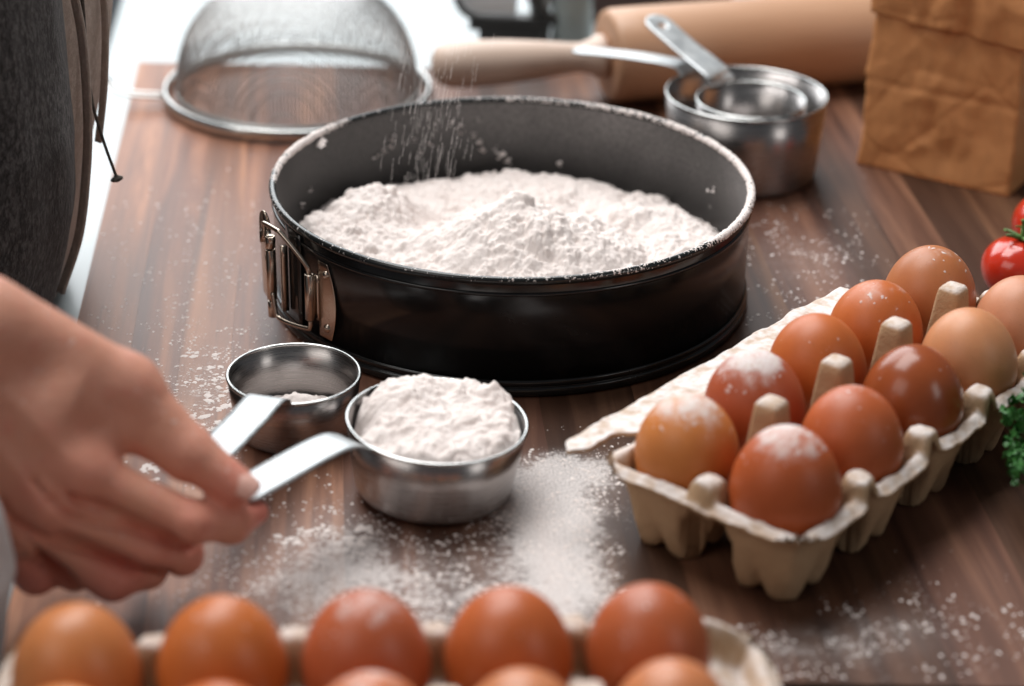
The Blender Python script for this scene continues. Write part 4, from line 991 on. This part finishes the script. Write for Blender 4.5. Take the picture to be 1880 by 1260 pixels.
def surface_nets(Fd):
    ins = Fd < 0; nx, ny, nz = Fd.shape
    c8 = [(i, j, k) for i in (0, 1) for j in (0, 1) for k in (0, 1)]
    sl = lambda i, j, k: (slice(i, nx-1+i), slice(j, ny-1+j), slice(k, nz-1+k))
    s = sum(ins[sl(*c)].astype(np.int8) for c in c8); act = (s > 0) & (s < 8)
    idx = np.argwhere(act); vid = np.full(act.shape, -1, np.int64); vid[act] = np.arange(len(idx))
    vals = {c: Fd[idx[:, 0]+c[0], idx[:, 1]+c[1], idx[:, 2]+c[2]] for c in c8}
    acc = np.zeros((len(idx), 3)); num = np.zeros(len(idx))
    for a in c8:
        for d in range(3):
            if a[d]: continue
            b = list(a); b[d] = 1; b = tuple(b); va, vb = vals[a], vals[b]; cr = (va < 0) != (vb < 0)
            t = np.where(cr, va/np.where(cr, va-vb, 1), 0); p = np.tile(np.array(a, float), (len(idx), 1)); p[:, d] = t
            acc += p*cr[:, None]; num += cr
    V = idx+acc/num[:, None]; Fs = []
    for d in range(3):
        a = ins; sA = [slice(1, -1)]*3; sA[d] = slice(0, -1); sB = list(sA); sB[d] = slice(1, None)
        A, B = a[tuple(sA)], a[tuple(sB)]; e = np.argwhere(A != B); fl_ = A[A != B]
        off = np.ones(3, int); off[d] = 0; e = e+off
        u, v = [q for q in range(3) if q != d]
        def g(du, dv):
            c = e.copy(); c[:, u] -= du; c[:, v] -= dv; return vid[c[:, 0], c[:, 1], c[:, 2]]
        q = np.stack([g(1, 1), g(0, 1), g(0, 0), g(1, 0)], 1)
        if d == 1: fl_ = ~fl_
        q[~fl_] = q[~fl_][:, ::-1]; Fs.append(q)
    return V, np.concatenate(Fs)
V, Fq = surface_nets(hand); Vw = g0+V*hh
pk = np.zeros(len(Vw))
for k_, r_, a_ in (('iT', 1.3, 1), ('thT', 1.3, .8), ('iP', 1.2, .7), ('mP', 1.3, .8), ('rP', 1.6, 1), ('pP', 1.6, 1), ('iM', 1.4, .6), ('mM', 1.4, .6), ('thI', 1.0, .6), ('thM', 1.3, .4), ('mD', 1.2, .8)):
    pk = np.maximum(pk, a_*np.exp(-((Vw-J[k_])**2).sum(1)/(r_*r_)))
o = mesh('body', Vw-np.array([-36, 100, 0]), Fq, SKIN, per)
at = o.data.attributes.new('pink', 'FLOAT', 'POINT'); at.data.foreach_set('value', pk.astype(np.float32))
sm = o.modifiers.new('smooth', 'SMOOTH'); sm.iterations = 3; sm.factor = .5
# thumb nail
d_ = Vector(J['thT']-J['thI']).normalized(); up_ = Vector(vw); up_ = (up_-d_*up_.dot(d_)).normalized(); sd_ = d_.cross(up_)
up_ = (up_+sd_*-.55).normalized(); sd_ = d_.cross(up_).normalized()
V = []; Fs = []; ctr = Vector(J['thT'])+d_*.22
for i in range(11):
    for k in range(11):
        a, b = i/5-1, k/5-1; q = math.hypot(a, b); mx = max(abs(a), abs(b)); s_ = mx/q if q > 0 else 1
        a2, b2 = a*(s_*.6+.4), b*(s_*.6+.4); V.append(to_loc(ctr+d_*a2*.68+sd_*b2*.60+up_*(.835-.34*b2*b2-.14*a2*a2-.02)))
for i in range(10):
    for k in range(10): q = i*11+k; Fs.append((q, q+11, q+12, q+1))
o = mesh('thumb_nail', V, Fs, NAIL, per); solid(o, .05, 0)

def cloth(name, cx, cy_, rx, ry, z0, z1, ext, mat, seed, a0=-125, a1=60, amp=.5, na=110, nz=90):
    V = []
    for i in range(nz+1):
        z = z0+(z1-z0)*i/nz; e_ = ext(z); a = np.radians(np.linspace(a0, a1, na+1))
        fld = amp*fbm(a*2.6, np.full(na+1, z*.06), 0, 3, seed)+.35*amp*fbm(a*7, np.full(na+1, z*.12), 0, 3, seed+3)
        V.append(np.column_stack([cx+(rx+e_+fld)*np.cos(a)+36, cy_+(ry+fld)*np.sin(a)-100, np.full(na+1, z)]))
    o = mesh(name, np.concatenate(V), gridfaces(nz+1, na+1)[:, ::-1], mat, per); solid(o, .25, 0); return o
def interp(pts): 
    xs, ys = zip(*pts); return lambda z: float(np.interp(z, xs, ys))
cloth('apron', -36.5, 99, 13.6, 12, -9, 34, interp([(-9, -5.5), (-2, -4.3), (0, -2.6), (2, -1.0), (4, -.4), (7, .3), (10.8, .55), (14, .4), (18, .3), (34, 0)]), APRON, 151, amp=.30)
cloth('overskirt', -36.0, 107.5, 13.3, 11.0, -9, 34, interp([(-9, -6), (-2, -3.9), (-1, -2.6), (1, -2.0), (3, -1.5), (4.5, -1.2), (7.7, -.5), (11.8, .5), (15.4, 1.05), (34, 1.2)]), BEIGE, 171, amp=.35)
def cordpt(p): return to_loc(p)
cp = spline([cordpt(q) for q in ((-22.2, 103.5, 20), (-22.1, 103.4, 16.5), (-22.1, 103.2, 13.2), (-21.9, 103.2, 11.2), (-21.5, 103.3, 9.2), (-21.1, 103.4, 7.6), (-20.95, 103.4, 7.0))], 8)
n = len(cp); mesh('drawstring', *tube(cp, [.11 if i < n*.45 else .085 for i in range(n-6)]+[.13, .24, .33, .36, .30, .14], 10), CORD, per)
for pts_, wd_ in (([(-22.35, 102, 18.5), (-21.95, 102, 15), (-21.95, 102, 11.5), (-22.3, 102, 8), (-22.9, 102, 4.5), (-24.2, 102, 1.0)], .34), ([(-21.6, 105, 19), (-21.35, 105, 15.5), (-21.6, 105, 12), (-22.2, 105, 8.5)], .28)):
    P_ = spline([cordpt(q) for q in pts_], 8); tv = []; tf = []
    for i, p in enumerate(P_):
        o_ = .12*math.sin(i*.35)
        for a_, b_ in ((-1, 0), (-.4, .09), (.4, .02), (1, .1)): tv.append(p+Vector((a_*wd_*.75, -a_*wd_*.5+b_+o_, 0)))
    for i in range(len(P_)-1):
        for k in range(3): tf.append((i*4+k, i*4+k+1, i*4+k+5, i*4+k+4))
    o = mesh('apron_tie', tv, tf, BEIGE, per); solid(o, .08, 0)
# white sleeve edge hanging under the wrist
V = []; na_, nz_ = 60, 40
for i in range(nz_+1):
    t = i/nz_; z = -.2+12.5*t; xr = float(np.interp(z, [-.5, 1.9, 4.8, 7.7, 10, 13], [-20.3, -19.7, -18.95, -19.35, -20.2, -21.6]))
    for k in range(na_+1):
        a = R(-110+200*k/na_); rx_ = 3.6; V.append((xr-rx_+rx_*math.cos(a)+36+.08*math.sin(a*5+z), 68.3+3.0*math.sin(a)-100, z))
o = mesh('white_sleeve', V, gridfaces(nz_+1, na_+1)[:, ::-1], CREAM, per); solid(o, .2, 0)
